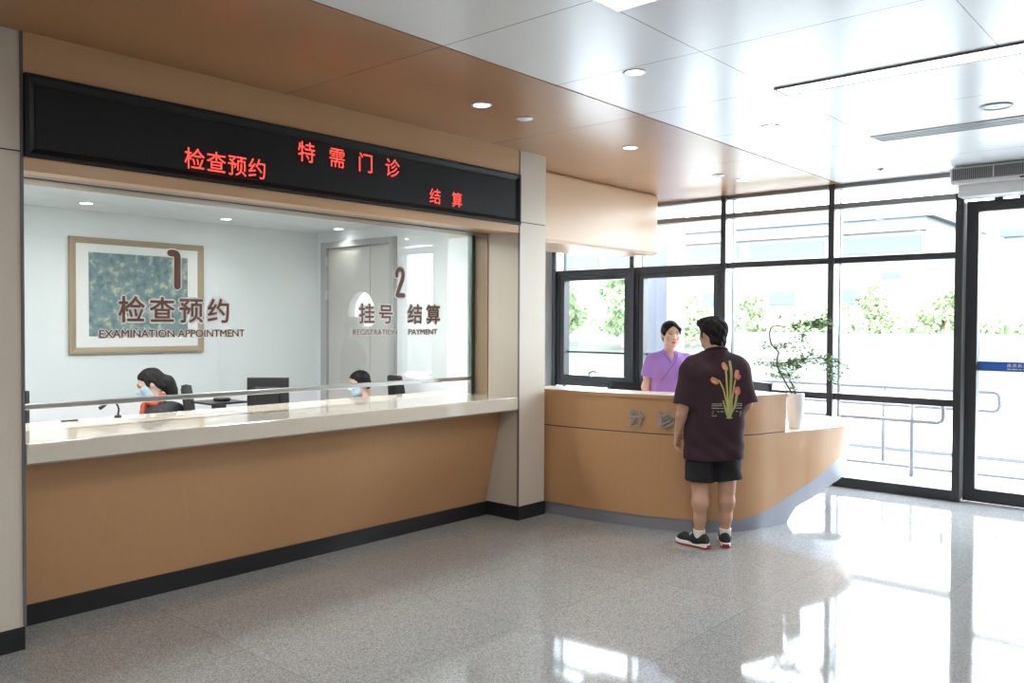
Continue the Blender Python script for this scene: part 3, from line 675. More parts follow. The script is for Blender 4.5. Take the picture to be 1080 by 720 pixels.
def light_panel(x0, x1, y0, y1, name, label, group=None, edge=.012):
    t = thing(name, label, 'ceiling light', ((x0+x1)/2, (y0+y1)/2, ZC), 0, group)
    obj('diffuser', B(x0, x1, y0, y1, ZC-.006, ZC+.01), panel_w, t)
    bm = B(x0-edge, x0, y0-edge, y1+edge, ZC-.010, ZC+.01); box(bm, x1, x1+edge, y0-edge, y1+edge, ZC-.010, ZC+.01); box(bm, x0, x1, y0-edge, y0, ZC-.010, ZC+.01); box(bm, x0, x1, y1, y1+edge, ZC-.010, ZC+.01)
    obj('panel_frame', bm, grey_alu if y1-y0 < .3 else white_pl, t)
    lamp('panel_glow', 'AREA', ((x0+x1)/2, (y0+y1)/2, ZC-.02), 34*(x1-x0)*(y1-y0), (1, .985, .96), x1-x0, sizey=y1-y0)
light_panel(-2.20, -.80, 4.915, 5.075, 'slot_light', 'long narrow bright light slot in the white ceiling')
light_panel(-2.20, -1.60, 2.62, 3.22, 'light_panel', 'square bright light panel cut off by the top of the frame')
for i, (x, y) in enumerate(((-2.19, -.3), (1.0, 2.55), (1.0, -.3), (-2.19, -3), (1.0, -3))):
    light_panel(x, x+.6, y, y+.6, 'light_panel', 'square light panel in the white ceiling behind the viewpoint', 'light panels behind the viewpoint')
t = thing('air_vent', 'long grey slatted air slot in the white ceiling in front of the door', 'air vent', (-1.5, 6.75, ZC))
obj('vent_frame', (lambda bm: box(box(box(box(bm, -2.215, -.7, 6.62, 6.645, ZC-.008, ZC+.01), -2.215, -.7, 6.825, 6.85, ZC-.008, ZC+.01), -2.215, -2.195, 6.645, 6.825, ZC-.008, ZC+.01), -.72, -.7, 6.645, 6.825, ZC-.008, ZC+.01))(BM()), grey_pl, t)
obj('backing', B(-2.195, -.72, 6.645, 6.825, ZC-.001, ZC+.01), grey_alu, t)
for k in range(3): obj('slat', B(-2.195, -.72, 6.675+k*.05, 6.695+k*.05, ZC-.008, ZC-.002), grey_pl, t)
# air curtain over the door
t = thing('air_curtain', 'white air curtain with a dark grille mounted over the entrance door', 'air curtain', (-1.4, 8.45, 2.8))
obj('housing', B(-2.09, -.70, 8.33, 8.62, 2.905, ZC-.012), white_pl, t, bevel=.02)
obj('lower_housing', B(-2.035, -.75, 8.40, 8.62, 2.80, 2.905), white_pl, t, bevel=.008)
g = obj('intake_grille', B(-2.065, -.73, 8.315, 8.332, 2.935, 3.040), grey_pl, t)
bm = BM(); x = -2.055
while x < -.75: box(bm, x, x+.007, 8.311, 8.316, 2.94, 3.035); x += .0145
obj('grille_slot', bm, black_pl, g); obj('grille_post', B(-1.74, -1.73, 8.308, 8.318, 2.94, 3.035), white_pl, g)
obj('badge', B(-1.535, -1.46, 8.325, 8.332, 2.912, 2.926), black_pl, t)
t = thing('fire_sensor', 'tiny sensor disc on the white ceiling near the window wall', 'sensor', (-2.60, 8.05, ZC))
obj('base', lathe(BM(), [(0, .002), (.03, .002), (.03, -.008), (0, -.012)], (-2.60, 8.05, ZC), 20), grey_pl, t, smooth=True); obj('lens', lathe(BM(), [(.012, -.01), (.008, -.02), (0, -.022)], (-2.60, 8.05, ZC), 16), white_pl, t, smooth=True)
# office ceiling lamps
for x, y, l in ((-7.30, 2.94, 'downlight in the office ceiling above the framed picture, the left one'), (-7.37, 4.25, 'downlight in the office ceiling between the picture and the door'), (-7.22, 5.45, 'downlight in the office ceiling above the grey door')):
    downlight((x, y, 2.62), l, 'office downlights', .06, True, 5)
for y, l in ((1.6, 'added unseen light panel in the office ceiling at its left end'), (3.6, 'added unseen light panel in the office ceiling at its middle')):  # out-of-view panels added to brighten the office
    t = thing('added_office_panel', l, 'ceiling light', (-6.0, y, 2.62), 0, 'added office light panels')
    obj('diffuser', B(-6.0, -5.4, y, y+.6, 2.612, 2.62), panel_w, t); bm = box(box(B(-6.012, -6.0, y-.012, y+.612, 2.606, 2.62), -5.4, -5.388, y-.012, y+.612, 2.606, 2.62), -6.0, -5.4, y-.012, y, 2.606, 2.62); box(bm, -6.0, -5.4, y+.6, y+.612, 2.606, 2.62); obj('panel_frame', bm, white_pl, t)
    lamp('office_glow', 'AREA', (-5.7, y+.3, 2.59), 35, (.96, .98, 1), .6)

# ------------------------------------------------------------------ office things
t = thing('picture_frame', 'oak framed teal print with a white mount hanging on the office wall', 'picture', (-7.8, 3.6, 1.36))
obj('frame', frame_x(BM(), -7.80, -7.76, 2.985, 4.235, 1.352, 2.385, .055, .012), oak, t)
obj('mount', B(-7.798, -7.778, 3.03, 4.19, 1.40, 2.34), matboard, t)
obj('print', B(-7.785, -7.776, 3.150, 4.075, 1.505, 2.255), print_m, t)
def monitor(loc, rz, label, w=.52, h=.32, stand=.14, group=None):
    t = thing('computer_monitor', label, 'monitor', loc, rz, group)
    obj('bezel', B(-w/2, w/2, -.012, .022, stand, stand+h), black_pl, t, local=t, bevel=.006)
    obj('screen', B(-w/2+.012, w/2-.012, .0215, .0235, stand+.02, stand+h-.012), dark_pl, t, local=t)
    obj('rear_housing', B(-w*.3, w*.3, -.035, -.012, stand+.06, stand+h-.07), black_pl, t, local=t, bevel=.01)
    obj('neck', B(-.03, .03, -.03, -.014, .01, stand+.10), black_pl, t, local=t); obj('foot', B(-.12, .12, -.10, .09, 0, .012), black_pl, t, local=t, bevel=.004)
    return t
monitor((-5.69, 3.63, .74), math.radians(40), 'black computer monitor right of the bending masked woman', .32, .30, .175)
monitor((-5.72, 1.75, .74), math.radians(35), 'black monitor half hidden by the pillar at the left end of the counter', .46, .33, .15)
# small printer and keyboard left of the monitor
t = thing('card_terminal', 'small black card terminal on a slim arm left of the office monitor', 'card terminal', (-5.95, 3.45, .74))
obj('stand', B(-6.01, -5.97, 3.34, 3.44, .74, 1.015), dark_pl, t); obj('tray', B(-6.14, -5.84, 3.24, 3.55, 1.015, 1.03), black_pl, t, bevel=.004); obj('keypad', B(-6.03, -5.93, 3.36, 3.46, 1.03, 1.055), black_pl, t, bevel=.01)
t = thing('microphone', 'black gooseneck microphone on the counter at the left', 'microphone', (-5.42, 2.37, 1.03))
obj('base', lathe(BM(), [(0, 0), (.022, 0), (.020, .012), (.008, .018), (0, .018)], (-5.42, 2.37, 1.03), 20), black_pl, t, smooth=True)
nk = [(-5.42, 2.37, 1.045), (-5.42, 2.375, 1.085), (-5.425, 2.36, 1.118), (-5.43, 2.325, 1.125), (-5.435, 2.285, 1.105)]
obj('gooseneck', tube(BM(), spline(nk, 6), .006), black_pl, t, smooth=True); obj('capsule', tube(BM(), [(-5.434, 2.295, 1.110), (-5.437, 2.262, 1.092)], [.010, .012]), black_pl, t, smooth=True)
t = thing('document_tray', 'shallow clear steel document tray set in the counter top under the bending woman', 'tray', (-5.2, 2.75, 1.03))
obj('tray', (lambda bm: box(box(box(bm, -5.24, -5.02, 2.35, 2.365, 1.03, 1.034), -5.24, -5.02, 3.05, 3.065, 1.03, 1.034), -5.24, -5.23, 2.365, 3.05, 1.03, 1.034))(BM()), steel, t); obj('tray_floor', B(-5.23, -5.02, 2.365, 3.05, 1.03, 1.0315), slab_m, t)
t = thing('pen', 'small black pen lying on the counter at the far left', 'pen', (-5.38, 2.05, 1.034))
obj('barrel', tube(BM(), [(-5.40, 2.02, 1.036), (-5.39, 2.09, 1.036)], .005), black_pl, t); obj('cap', tube(BM(), [(-5.39, 2.09, 1.036), (-5.387, 2.115, 1.036)], .006), dark_pl, t)
def office_chair(loc, rz, label, back=.98, group=None, w=.46, arms=True):
    t = thing('office_chair', label, 'chair', loc, rz, group)
    bm = BM(); P = []
    for j in range(7):
        z = .50+(back-.50)*j/6; y = -.24-.05*math.sin(PI*j/6)-.04*j/6; ww = w*(.44+.06*math.sin(PI*j/6))*(1 if j < 6 else .86)
        P.append([bm.verts.new((x*ww*2/2, y+.05*(x*x), z)) for x in np.linspace(-1, 1, 9)])
    for a, b in zip(P, P[1:]):
        for k in range(8): bm.faces.new((a[k], a[k+1], b[k+1], b[k]))
    obj('backrest', bm, black_fab, t, local=t, smooth=True, solid=.035)
    obj('seat', B(-w/2, w/2, -.22, .24, .43, .50), black_fab, t, local=t, bevel=.03)
    obj('post', tube(BM(), [(0, 0, .09), (0, 0, .43)], .025), black_pl, t, local=t); obj('spine', tube(BM(), [(0, -.10, .44), (0, -.27, .46), (0, -.315, .62)], .02), black_pl, t, local=t)
    for k in range(5):
        a = 2*PI*k/5; l = obj('base_arm', tube(BM(), [(0, 0, .10), (.28*math.cos(a), .28*math.sin(a), .07)], [.022, .014]), black_pl, t, local=t)
        obj('caster', tube(BM(), [(.28*math.cos(a)-.012, .28*math.sin(a), .028), (.28*math.cos(a)+.012, .28*math.sin(a), .028)], .028, 14), black_pl, l, local=t)
    if arms:
        for q in (-1, 1): obj('armrest', tube(BM(), spline([(q*.25, -.16, .46), (q*.27, -.16, .66), (q*.27, -.10, .70), (q*.27, .16, .70)], 4), .018), black_pl, t, local=t, smooth=True)
    return t
office_chair((-6.49, 3.115, 0), math.radians(152), 'black office chair behind the bending woman in the red scarf', 1.13, w=.46)
office_chair((-6.28, 5.13, 0), math.radians(156), 'black office chair behind the seated woman by the grey door', 1.13, w=.48)
office_chair((-4.70, 7.25, 0), math.radians(10), 'black chair whose curved back shows over the reception desk', 1.065, w=.46)
monitor((-3.40, 7.30, .757), math.radians(150), 'dark monitor on the reception desk half hidden behind the man', .36, .27, .09)

# ------------------------------------------------------------------ potted plant
px, py, pz = -2.945, 7.03, .757
t = thing('potted_plant', 'slender leafy branch plant in a white pot on the end of the reception desk', 'plant', (px, py, pz))
prof = [(0, 0), (.050, 0), (.056, .008), (.066, .07), (.073, .15), (.075, .22), (.073, .288), (.070, .296), (.064, .290), (.062, .26), (0, .26)]
obj('pot', lathe(BM(), prof, (px, py, pz), 36), pot_m, t, smooth=True)
obj('soil', lathe(BM(), [(0, .268), (.0635, .262)], (px, py, pz), 28), soil_m, t)
RX = Vector((.751, .660, 0)); FX = Vector((-.38, .92, 0))
def pp(u, v, w=0):  # metres right of / above / behind the pot rim as seen from the room
    return Vector((px, py, pz+.29))+RX*u+Vector((0, 0, v))+FX*w
k = .0084
def P_(x, y, w=0): return pp((x-840)*k, (418-y)*k, w)
branches = [([P_(838, 420), P_(829, 405), P_(822, 392, .02), P_(821, 381, .02), P_(822, 375), P_(815, 367, -.02), P_(813, 355, -.02), P_(817, 349), P_(829, 349, .02), P_(842, 348, .03), P_(858, 343, .03), P_(866, 345, .02)], .0075),
            ([P_(840, 420), P_(836, 408, .03), P_(832, 396, .05), P_(824, 390, .04)], .005),
            ([P_(822, 388, .02), P_(836, 384, -.02), P_(851, 382, -.04), P_(866, 381, -.03), P_(880, 383, 0), P_(893, 391, .02)], .0045),
            ([P_(841, 420), P_(838, 409, -.04), P_(833, 401, -.05), P_(846, 388, -.08), P_(852, 384, -.06)], .0045),
            ([P_(813, 362, -.02), P_(806, 369, -.04), P_(803, 371, -.05)], .003), ([P_(821, 390, .02), P_(810, 388, .03), P_(802, 386, .05)], .003),
            ([P_(820, 349), P_(826, 342, .02), P_(846, 336, .05)], .003), ([P_(822, 372, -.01), P_(832, 366, .05), P_(846, 365, .06)], .003), ([P_(838, 349, .03), P_(846, 357, .04), P_(850, 362, .03)], .003),
            ([P_(876, 384), P_(876, 396, .03), P_(880, 407, .04)], .003), ([P_(832, 398, .02), P_(822, 400, -.03), P_(814, 396, -.03)], .003), ([P_(858, 381, -.03), P_(857, 375, -.05), P_(856, 371, -.06)], .003)]
bm = BM()
for pts, r in branches:
    sp_ = spline(pts, 5); tube(bm, sp_, list(np.linspace(r, r*.45, len(sp_))), 7)
obj('branch', bm, bark_m, t, smooth=True)
bm = BM()
def leaf(bm, p, d, L, W):
    d = d.normalized(); s = d.cross(Vector((rng.normal(), rng.normal(), 2.2))).normalized(); n = s.cross(d)
    q = [p, p+d*L*.35+s*W+n*L*.06, p+d*L*.75+s*W*.7, p+d*L-n*L*.05, p+d*L*.75-s*W*.7, p+d*L*.35-s*W+n*L*.06]
    bm.faces.new([bm.verts.new(v) for v in q])
clusters = [(866, 346, 13, 6, 150), (852, 347, 12, 5, 110), (840, 348, 8, 5, 40), (846, 337, 9, 3, 14), (825, 340, 6, 3, 14), (812, 369, 12, 4, 34), (832, 369, 11, 4, 40), (847, 360, 8, 6, 34), (846, 372, 8, 4, 16), (805, 386, 7, 3, 18), (818, 388, 10, 5, 60), (836, 387, 12, 7, 150), (848, 383, 10, 5, 80), (866, 383, 12, 7, 90), (877, 386, 9, 7, 90), (858, 375, 4, 3, 14), (878, 398, 7, 7, 50), (892, 390, 4, 3, 12), (882, 407, 3, 3, 9), (830, 398, 9, 5, 60), (840, 402, 6, 5, 30), (836, 412, 7, 4, 30), (818, 399, 6, 3, 20)]
for cx, cy, sx, sy_, n in clusters:
    for _ in range(int(n*1.4)):
        p = P_(cx+rng.normal()*sx*.5, cy+rng.normal()*sy_*.5, rng.normal()*.045); a = rng.uniform(0, 2*PI)
        leaf(bm, p, Vector((math.cos(a), math.sin(a), rng.normal()*.35)), rng.uniform(.022, .040), rng.uniform(.006, .011))
obj('foliage', bm, leaf_m, t)

# ------------------------------------------------------------------ outdoors
struct('ground_paving', B(-60, 30, 8.86, 20, -.25, -.05), paving); bm = BM(); q = [(20, -.04), (33, 1.3), (90, 1.3), (90, -.3), (20, -.3)]
va = [bm.verts.new((-90, *p)) for p in q]; vb = [bm.verts.new((60, *p)) for p in q]
for k_ in range(5): bm.faces.new((va[k_], va[(k_+1) % 5], vb[(k_+1) % 5], vb[k_]))
bm.faces.new(va); bm.faces.new(list(reversed(vb))); bmesh.ops.recalc_face_normals(bm, faces=bm.faces); struct('ground_lawn', bm, lawn_m)
struct('column_outside', B(-6.42, -5.94, 9.9, 10.38, -.05, 4.2), col_m, bevel=.01)
def rail(label, y, z0, z1, xl, xr, posts, dy=0., group='outdoor handrails'):
    t = thing('handrail', label, 'handrail', ((xl+xr)/2, y, -.05), 0, group); R = .024; Yx = lambda x: y+dy*(x-xl)
    L = [(xl, Yx(xl), z1), (xr-.06, Yx(xr), z1), (xr-.018, Yx(xr), z1-.018), (xr, Yx(xr), z1-.06), (xr, Yx(xr), z0+.06), (xr-.018, Yx(xr), z0+.018), (xr-.06, Yx(xr), z0), (xl, Yx(xl), z0)]
    obj('rail_loop', tube(BM(), L, R), steel_dull, t, smooth=True)
    for x in posts: obj('post', tube(BM(), [(x, Yx(x), -.06), (x, Yx(x), z1)], R*.95), steel_dull, t, smooth=True)
rail('near stainless handrail with a looped end outside the low window pane', 10.0, .575, .80, -5.2, -2.53, (-2.85, -4.3), 0)
rail('far stainless handrail outside, ending in a loop behind the glass door', 10.9, .66, .88, -7.0, -2.17, (-3.44, -4.9), 0)
struct('kerb_outside', B(-12, 3, 10.6, 10.75, -.06, -.02), steel_dull); struct('kerb_outside.001', B(-12, 3, 11.9, 12.0, -.06, .0), steel_dull)
def tree(label, x, y, h, r, m, n, trunk=.10, seed=0):
    zb = max(-.05, min(1.3, -.04+(y-20)*1.34/13)); Z = lambda q: zb+q*h
    g = np.random.default_rng(seed); t = thing('tree', label, 'tree', (x, y, zb), 0, 'trees beyond the paving')
    bm = tube(BM(), spline([(x, y, zb-.03), (x+.06, y, Z(.35)), (x-.03, y+.06, Z(.8))], 4), [trunk*k for k in (1, 1, .95, .9, .8, .7, .6, .45, .3)])
    for k in range(6):
        a = 2*PI*k/6; tube(bm, [(x+.03, y, Z(.25+.06*k)), (x+math.cos(a)*r*.55, y+math.sin(a)*r*.55, Z(.45+.05*k))], [trunk*.4, trunk*.15], 6)
    obj('trunk', bm, trunk_m, t)
    bm = BM(); lumps = [(g.normal(0, r*.40), g.normal(0, r*.40), Z(g.uniform(.12, .86)), r*g.uniform(.30, .52)) for _ in range(14)]
    for i in range(n):
        lx, ly, lz, lr = lumps[i % 14]; v = g.normal(size=3); v /= np.linalg.norm(v); v *= lr*g.uniform(.3, 1)**.5
        c = Vector((x+lx+v[0], y+ly+v[1], max(zb+.1, lz+v[2]*.8))); s = g.uniform(.06, .14); d = Vector(g.normal(size=3)).normalized(); e_ = d.orthogonal().normalized()
        bm.faces.new([bm.verts.new(q) for q in (c-d*s, c+e_*s*.6, c+d*s, c-e_*s*.6)])
    obj('crown', bm, m, t)
for i, (x, y, h, r, m, n, l) in enumerate(((-21.7, 28, 3.0, 1.15, tree_leaf, 2600, 'round bushy tree left behind the first window pane'), (-18.4, 27.5, 3.2, 1.15, tree_leaf, 2600, 'tall bushy tree right behind the first window pane'), (-16.0, 28.5, 2.2, .8, tree_leaf2, 1500, 'yellow green tree seen above the woman in purple'),
        (-16.9, 35.5, 2.0, .85, tree_leaf2, 1500, 'small yellow green tree left of the middle mullion'), (-10.9, 34, 2.3, .85, tree_leaf2, 1700, 'thin yellow green tree behind the right window pane'), (-8.7, 34.5, 1.9, .85, tree_leaf2, 1500, 'low yellow green tree beside the door jamb'), (-13.3, 35.5, 1.3, .7, tree_leaf2, 1000, 'low pale tree behind the tall mullion by the plant'), (-5.3, 36, 2.2, .9, tree_leaf2, 1500, 'pale tree seen through the glass door'))):
    tree(l, x, y, h, r, m, n, seed=i+3)
bm = BM(); g = np.random.default_rng(5)
for i in range(5200):
    x = g.uniform(-38, 2); y = 39.5+g.normal()*.7; z = 1.3+abs(g.normal())*.35; s = g.uniform(.08, .2); d = Vector(g.normal(size=3)).normalized(); e_ = d.orthogonal().normalized(); c = Vector((x, y, z))
    bm.faces.new([bm.verts.new(q) for q in (c-d*s, c+e_*s*.6, c+d*s, c-e_*s*.6)])
tag(obj('hedge', bm, tree_leaf2), 'low loose green hedge along the far edge of the lawn', 'hedge', kind='stuff')
t = thing('office_building', 'pale office building with light blue cornices across the lawn', 'building', (-26, 50, 0))
obj('facade', B(-48, -12.3, 45, 56, -.05, 7.6), bld_w, t); obj('cornice', B(-49, -11.9, 44.7, 56.3, 7.05, 7.65), bld_b, t)
obj('ledge', B(-48, -12.2, 44.7, 45, 6.38, 6.50), bld_p, t)
for k in range(7):
    x1 = -12.5-k*4.9; obj('window_band', B(x1-4.3, x1, 44.93, 45, 5.35, 6.15), bld_g, t)
for k, (x0, z0, z1, w_) in enumerate(((-16.4, 2.75, 3.5, 1.2), (-14.4, 4.05, 4.35, .9), (-20.4, 2.75, 3.5, 1.4), (-24.6, 2.75, 3.5, 1.4), (-28.4, 2.75, 3.5, 1.4))): obj('window', B(x0, x0+w_, 44.93, 45, z0, z1), bld_g, t)
t = thing('annex_building', 'pale wing with a grey blue parapet right of the office building', 'building', (-4, 60, 0))
obj('facade', B(-11.5, 14, 58, 66, -.05, 7.0), bld_w, t); obj('parapet', B(-11.7, 14.2, 57.8, 66.2, 7.0, 7.5), bld_b, t)
for k in range(4): obj('window', B(-9.5+k*5, -7.5+k*5, 57.93, 58, 2.6, 4.4), bld_g, t)
t = thing('notice_board', 'pale pink notice board outside behind the potted plant', 'sign', (-10.6, 24, .37))
obj('board', B(-11.05, -10.25, 24, 24.05, 1.62, 2.02), pink_m, t)
for x in (-10.95, -10.35): obj('post', B(x-.03, x+.03, 24.05, 24.1, .30, 1.98), rail_alu, t)
# ------------------------------------------------------------------ people
def folds(a, f):
    return lambda X, Y, Z: a*(np.sin(X*f+Z*f*.55+1.3*np.sin(Z*f*.4))*np.sin(Y*f*.8+Z*f*.35+.7))
def hair_noise(a=.004):
    return lambda X, Y, Z: a*(np.sin(X*95+Z*40+np.sin(Y*70)*1.5)*np.sin(Y*110-Z*60+np.sin(X*80)))
# ---- man at the desk, seen from behind
man = thing('person', 'standing man seen from behind in a dark maroon T-shirt with tulip print and black shorts', 'person', (-2.985, 5.655, 0), math.radians(45))
f = SDF((-.42, -.26, -.01), (.40, .36, 1.72), .0045)
HC = np.array((-.012, .02, 1.572)); hd = Head(HC, rotz(math.radians(22)) @ rotx(math.radians(-5)), 1.0)
hd.skin(f, (0, -.025, 1.40)); f.cone(hd.p(0, -.03, -.06), (0, -.035, 1.40), .063, .070, .03)
f.cone((-.17, -.02, 1.325), (.17, -.02, 1.325), .062, k=.04); f.cone((0, 0, 1.28), (0, 0, .92), .105, .115, .05); f.cone((-.08, 0, .9), (.08, 0, .9), .105, k=.05)
sh = {-1: ((-.180, -.015, 1.305), (-.234, -.035, 1.045), (-.262, .035, .838)), 1: ((.180, -.01, 1.31), (.232, -.03, 1.055), (.190, .150, .885))}
for q in (-1, 1):
    a, b, c = sh[q]; f.cone(a, b, .052, .043, .03); m_ = tuple((np.array(b)*.65+np.array(c)*.35)); f.cone(b, m_, .043, .041, .02); f.cone(m_, c, .041, .027, .02)
hand(f, sh[-1][2], (-.03, .02, -1), (.72, -.70, 0), (.70, .72, .05), curl=(10, 24, 20)); hand(f, sh[1][2], (-.4, .55, -.72), (-.75, -.6, 0), (-.1, .6, .8), curl=(24, 32, 26))
ank = {-1: (-.108, -.02), 1: (.098, .015)}
for q in (-1, 1):
    ax_, ay = ank[q]
    f.cone((q*.088, 0, .84), (q*.10, 0, .50), .092, .061, .03); f.cone((q*.10, 0, .50), (q*.10, -.006, .43), .060, .054, .04)
    f.cone((q*.10, -.006, .43), (ax_, ay-.022, .335), .053, .055, .04); f.cone((ax_, ay-.022, .335), (ax_, ay-.012, .21), .054, .042, .04); f.cone((ax_, ay-.012, .21), (ax_, ay, .10), .041, .033, .03); f.cone((ax_, ay, .12), (ax_, ay, .05), .033, .038, .02)
me = f.mesh('body'); bv = bvh_of(me); bodyman = obj('body', me, skin_m, man, local=man, smooth=True)
hd.face(man, bodyman, bv)
# hair
f = SDF(HC-.17, HC+.17, .0042)
E = lambda c, r, k=.02, mode='add', cut=None: f.ell(hd.p(*c), r, k, mode, R=hd.R, cut=[(hd.p(*p), hd.d(*n)) for p, n in cut] if cut else None)
E((0, -.014, .034), (.090, .107, .096), 0, cut=[((0, .080, .072), (0, .72, -.69))])
E((0, -.058, -.055), (.070, .056, .070), .02); E((0, .052, .092), (.066, .054, .034), .02); E((-.055, .05, .08), (.03, .05, .03), .02); E((0, -.09, .02), (.07, .035, .06), .03)
for q in (-1, 1): E((q*.071, .022, -.004), (.010, .012, .030), .008)
f.wave(hair_noise(.0045)); o = obj('hair', f.mesh('hair'), hair_m, bodyman, local=man, smooth=True)
bm = BM()
for i in range(420):   # loose tufts
    th = rng.uniform(0, 2*PI); ph = rng.uniform(.15, 1.5); d = np.array((math.cos(th)*math.sin(ph), math.sin(th)*math.sin(ph), math.cos(ph)))
    if d[1] > .55 and d[2] < .5: continue
    b = np.array((0, -.014, .034))+d*np.array((.087, .104, .093)); tdir = np.array((-d[0]*.2+rng.normal()*.3, .6*(d[1] > -.2)+rng.normal()*.3, -.75+d[2]*.3)); e_ = b+d*.008+tdir*.022
    tube(bm, [hd.p(*b), hd.p(*((b+e_)/2+d*.004)), hd.p(*e_)], [.0035, .0028, .0008], 5)
obj('hair_tuft', bm, hair_m, o, local=man, smooth=True)
# T-shirt
f = SDF((-.42, -.24, .60), (.42, .24, 1.50), .005); fo = folds(.0035, 26)
hem = [((0, 0, .655), (.02, .05, -1))]
for q in (-1, 1):
    f.cone((q*.095, -.008, 1.26), (q*.100, .0, .60), .122, .122, .06, cut=hem)
    a, b, c = (np.array(x) for x in sh[q]); e_ = a+(b-a)*.98
    f.cone((q*.04, -.018, 1.368), a+np.array((0, 0, -.012)), .058, .070, .06)
    dn = (e_-a)/np.linalg.norm(e_-a); f.cone(a, e_+dn*.05, .075, .086, .05, cut=[(e_, dn)], noise=folds(.003, 34))
f.cone((0, -.02, 1.27), (0, -.005, .62), .125, .12, .05, cut=hem); f.cone((0, -.045, 1.34), (0, -.036, 1.45), .082, .078, .03); f.cone((-.04, -.024, 1.405), (-.15, -.016, 1.352), .052, .060, .05); f.cone((.04, -.024, 1.405), (.15, -.016, 1.352), .052, .060, .05)
f.wave(lambda X, Y, Z: .006*np.sin(Z*30+X*16+2*np.sin(Z*9))*np.sin(X*22+Z*7)*np.clip((1.2-Z)*2.2, .2, 1)); f.cutplane((0, -.036, 1.450), (0, .30, 1)); f.cutplane((0, 0, .655), (.02, .05, -1))
me = f.mesh('shirt'); bv = bvh_of(me); shirt = obj('shirt', me, tee_m, man, local=man, smooth=True)
ring = [(.079*math.cos(2*PI*i/24), -.036+.079*math.sin(2*PI*i/24), 1.451-.0237*math.sin(2*PI*i/24)) for i in range(25)]
obj('collar', tube(BM(), ring, .007, 8), tee_m, shirt, local=man, smooth=True)
# print on the back: u right of the print's middle, v height above the floor
tulip_y = mat('pale petal print', (.66, .34, .17), .8); FR = lambda u, v: Vector((u*1.28+.112, -.6, .962+(v-.968)*1.33)); DIR = (-.10, 1, 0)
def pr(polys, m, name, off=.002): obj(name, decal(bv, polys, FR, DIR, off), m, shirt, local=man, smooth=True)
def stem(pts, r): return stroke_poly(pts, r, 4)
def tulip(cx, cy, s, a, w=.62):
    out = []
    for p in ((0, -1), (.5, -.8), (.78, -.2), (.72, .45), (.5, 1), (.22, .55), (0, 1.05), (-.22, .55), (-.5, 1), (-.72, .45), (-.78, -.2), (-.5, -.8)):
        x, y = p[0]*w*1.3, p[1]; out.append((cx+s*(x*math.cos(a)-y*math.sin(a)), cy+s*(x*math.sin(a)+y*math.cos(a))))
    return out
pr([stem([(.004, .985), (-.008, 1.08), (-.016, 1.17), (-.020, 1.225)], .0055), stem([(0, .97), (-.012, 1.05), (-.035, 1.13), (-.058, 1.172), (-.075, 1.178)], .0042), stem([(.012, .985), (.020, 1.07), (.030, 1.14), (.038, 1.175)], .0045), stem([(.01, .985), (.038, 1.03), (.050, 1.075), (.052, 1.095)], .004)], stem_y, 'stem_print')
pr([stem([(.006, .975), (.008, 1.10), (.012, 1.20), (.014, 1.275)], .0075), stem([(.0, .98), (-.022, 1.03), (-.034, 1.062)], .005), stem([(.008, .98), (.030, 1.02), (.042, 1.06), (.045, 1.09)], .006), stem([(-.003, .97), (-.016, 1.0), (-.028, 1.04)], .004), stem([(.012, .97), (.018, 1.03), (.020, 1.09)], .005)], stem_g, 'leaf_print', .0028)
for a_ in ((-.024, 1.248, .025, .5), (-.084, 1.172, .025, 1.0), (.046, 1.205, .025, -.25)): pr([tulip(*a_)], tulip_o, 'tulip_print', .0036)
for a_ in ((.052, 1.115, .024, .1, .8), (.060, 1.190, .015, -.7)): pr([tulip(*a_)], tulip_p, 'tulip_print', .0042)
for a_ in ((-.030, 1.244, .013, .9), (-.088, 1.168, .013, 1.4), (.041, 1.200, .013, .1), (.047, 1.111, .011, .4)): pr([tulip(*a_)], tulip_y, 'petal_print', .0050)
for v, runs in ((1.045, ((-.098, -.040), (.050, .084))), (1.035, ((-.098, -.036), (.04, .084))), (1.021, ((-.098, -.016), (.036, .084))), (1.003, ((-.092, -.086), (-.066, -.058), (-.05, -.03), (.044, .06), (.072, .082))), (.993, ((-.096, -.088), (.07, .084))), (.980, ((-.098, -.070), (.068, .076))), (.968, ((-.012, .024),))):
    dash = []
    for a, b in runs:
        x = a
        while x < b:
            w_ = rng.uniform(.002, .0055); hh = rng.choice((.0028, .0036, .0048)); dash.append([(x, v), (min(b, x+w_), v), (min(b, x+w_), v+hh), (x, v+hh)]); x += w_+.0016
    pr(dash, print_w, 'print_line', .0024)
# shorts
f = SDF((-.30, -.22, .44), (.30, .22, .95), .005)
for q in (-1, 1): f.cone((q*.088, -.002, .80), (q*.112, .0, .46), .106, .102, .03, cut=[((q*.1, 0, .498 if q > 0 else .485), (q*.12, 0, -1))], noise=folds(.004, 30))
f.cone((-.08, -.002, .86), (.08, -.002, .86), .098, k=.04)
f.cutplane((0, 0, .92), (0, 0, 1)); obj('shorts', f.mesh('shorts'), short_m, man, local=man, smooth=True)
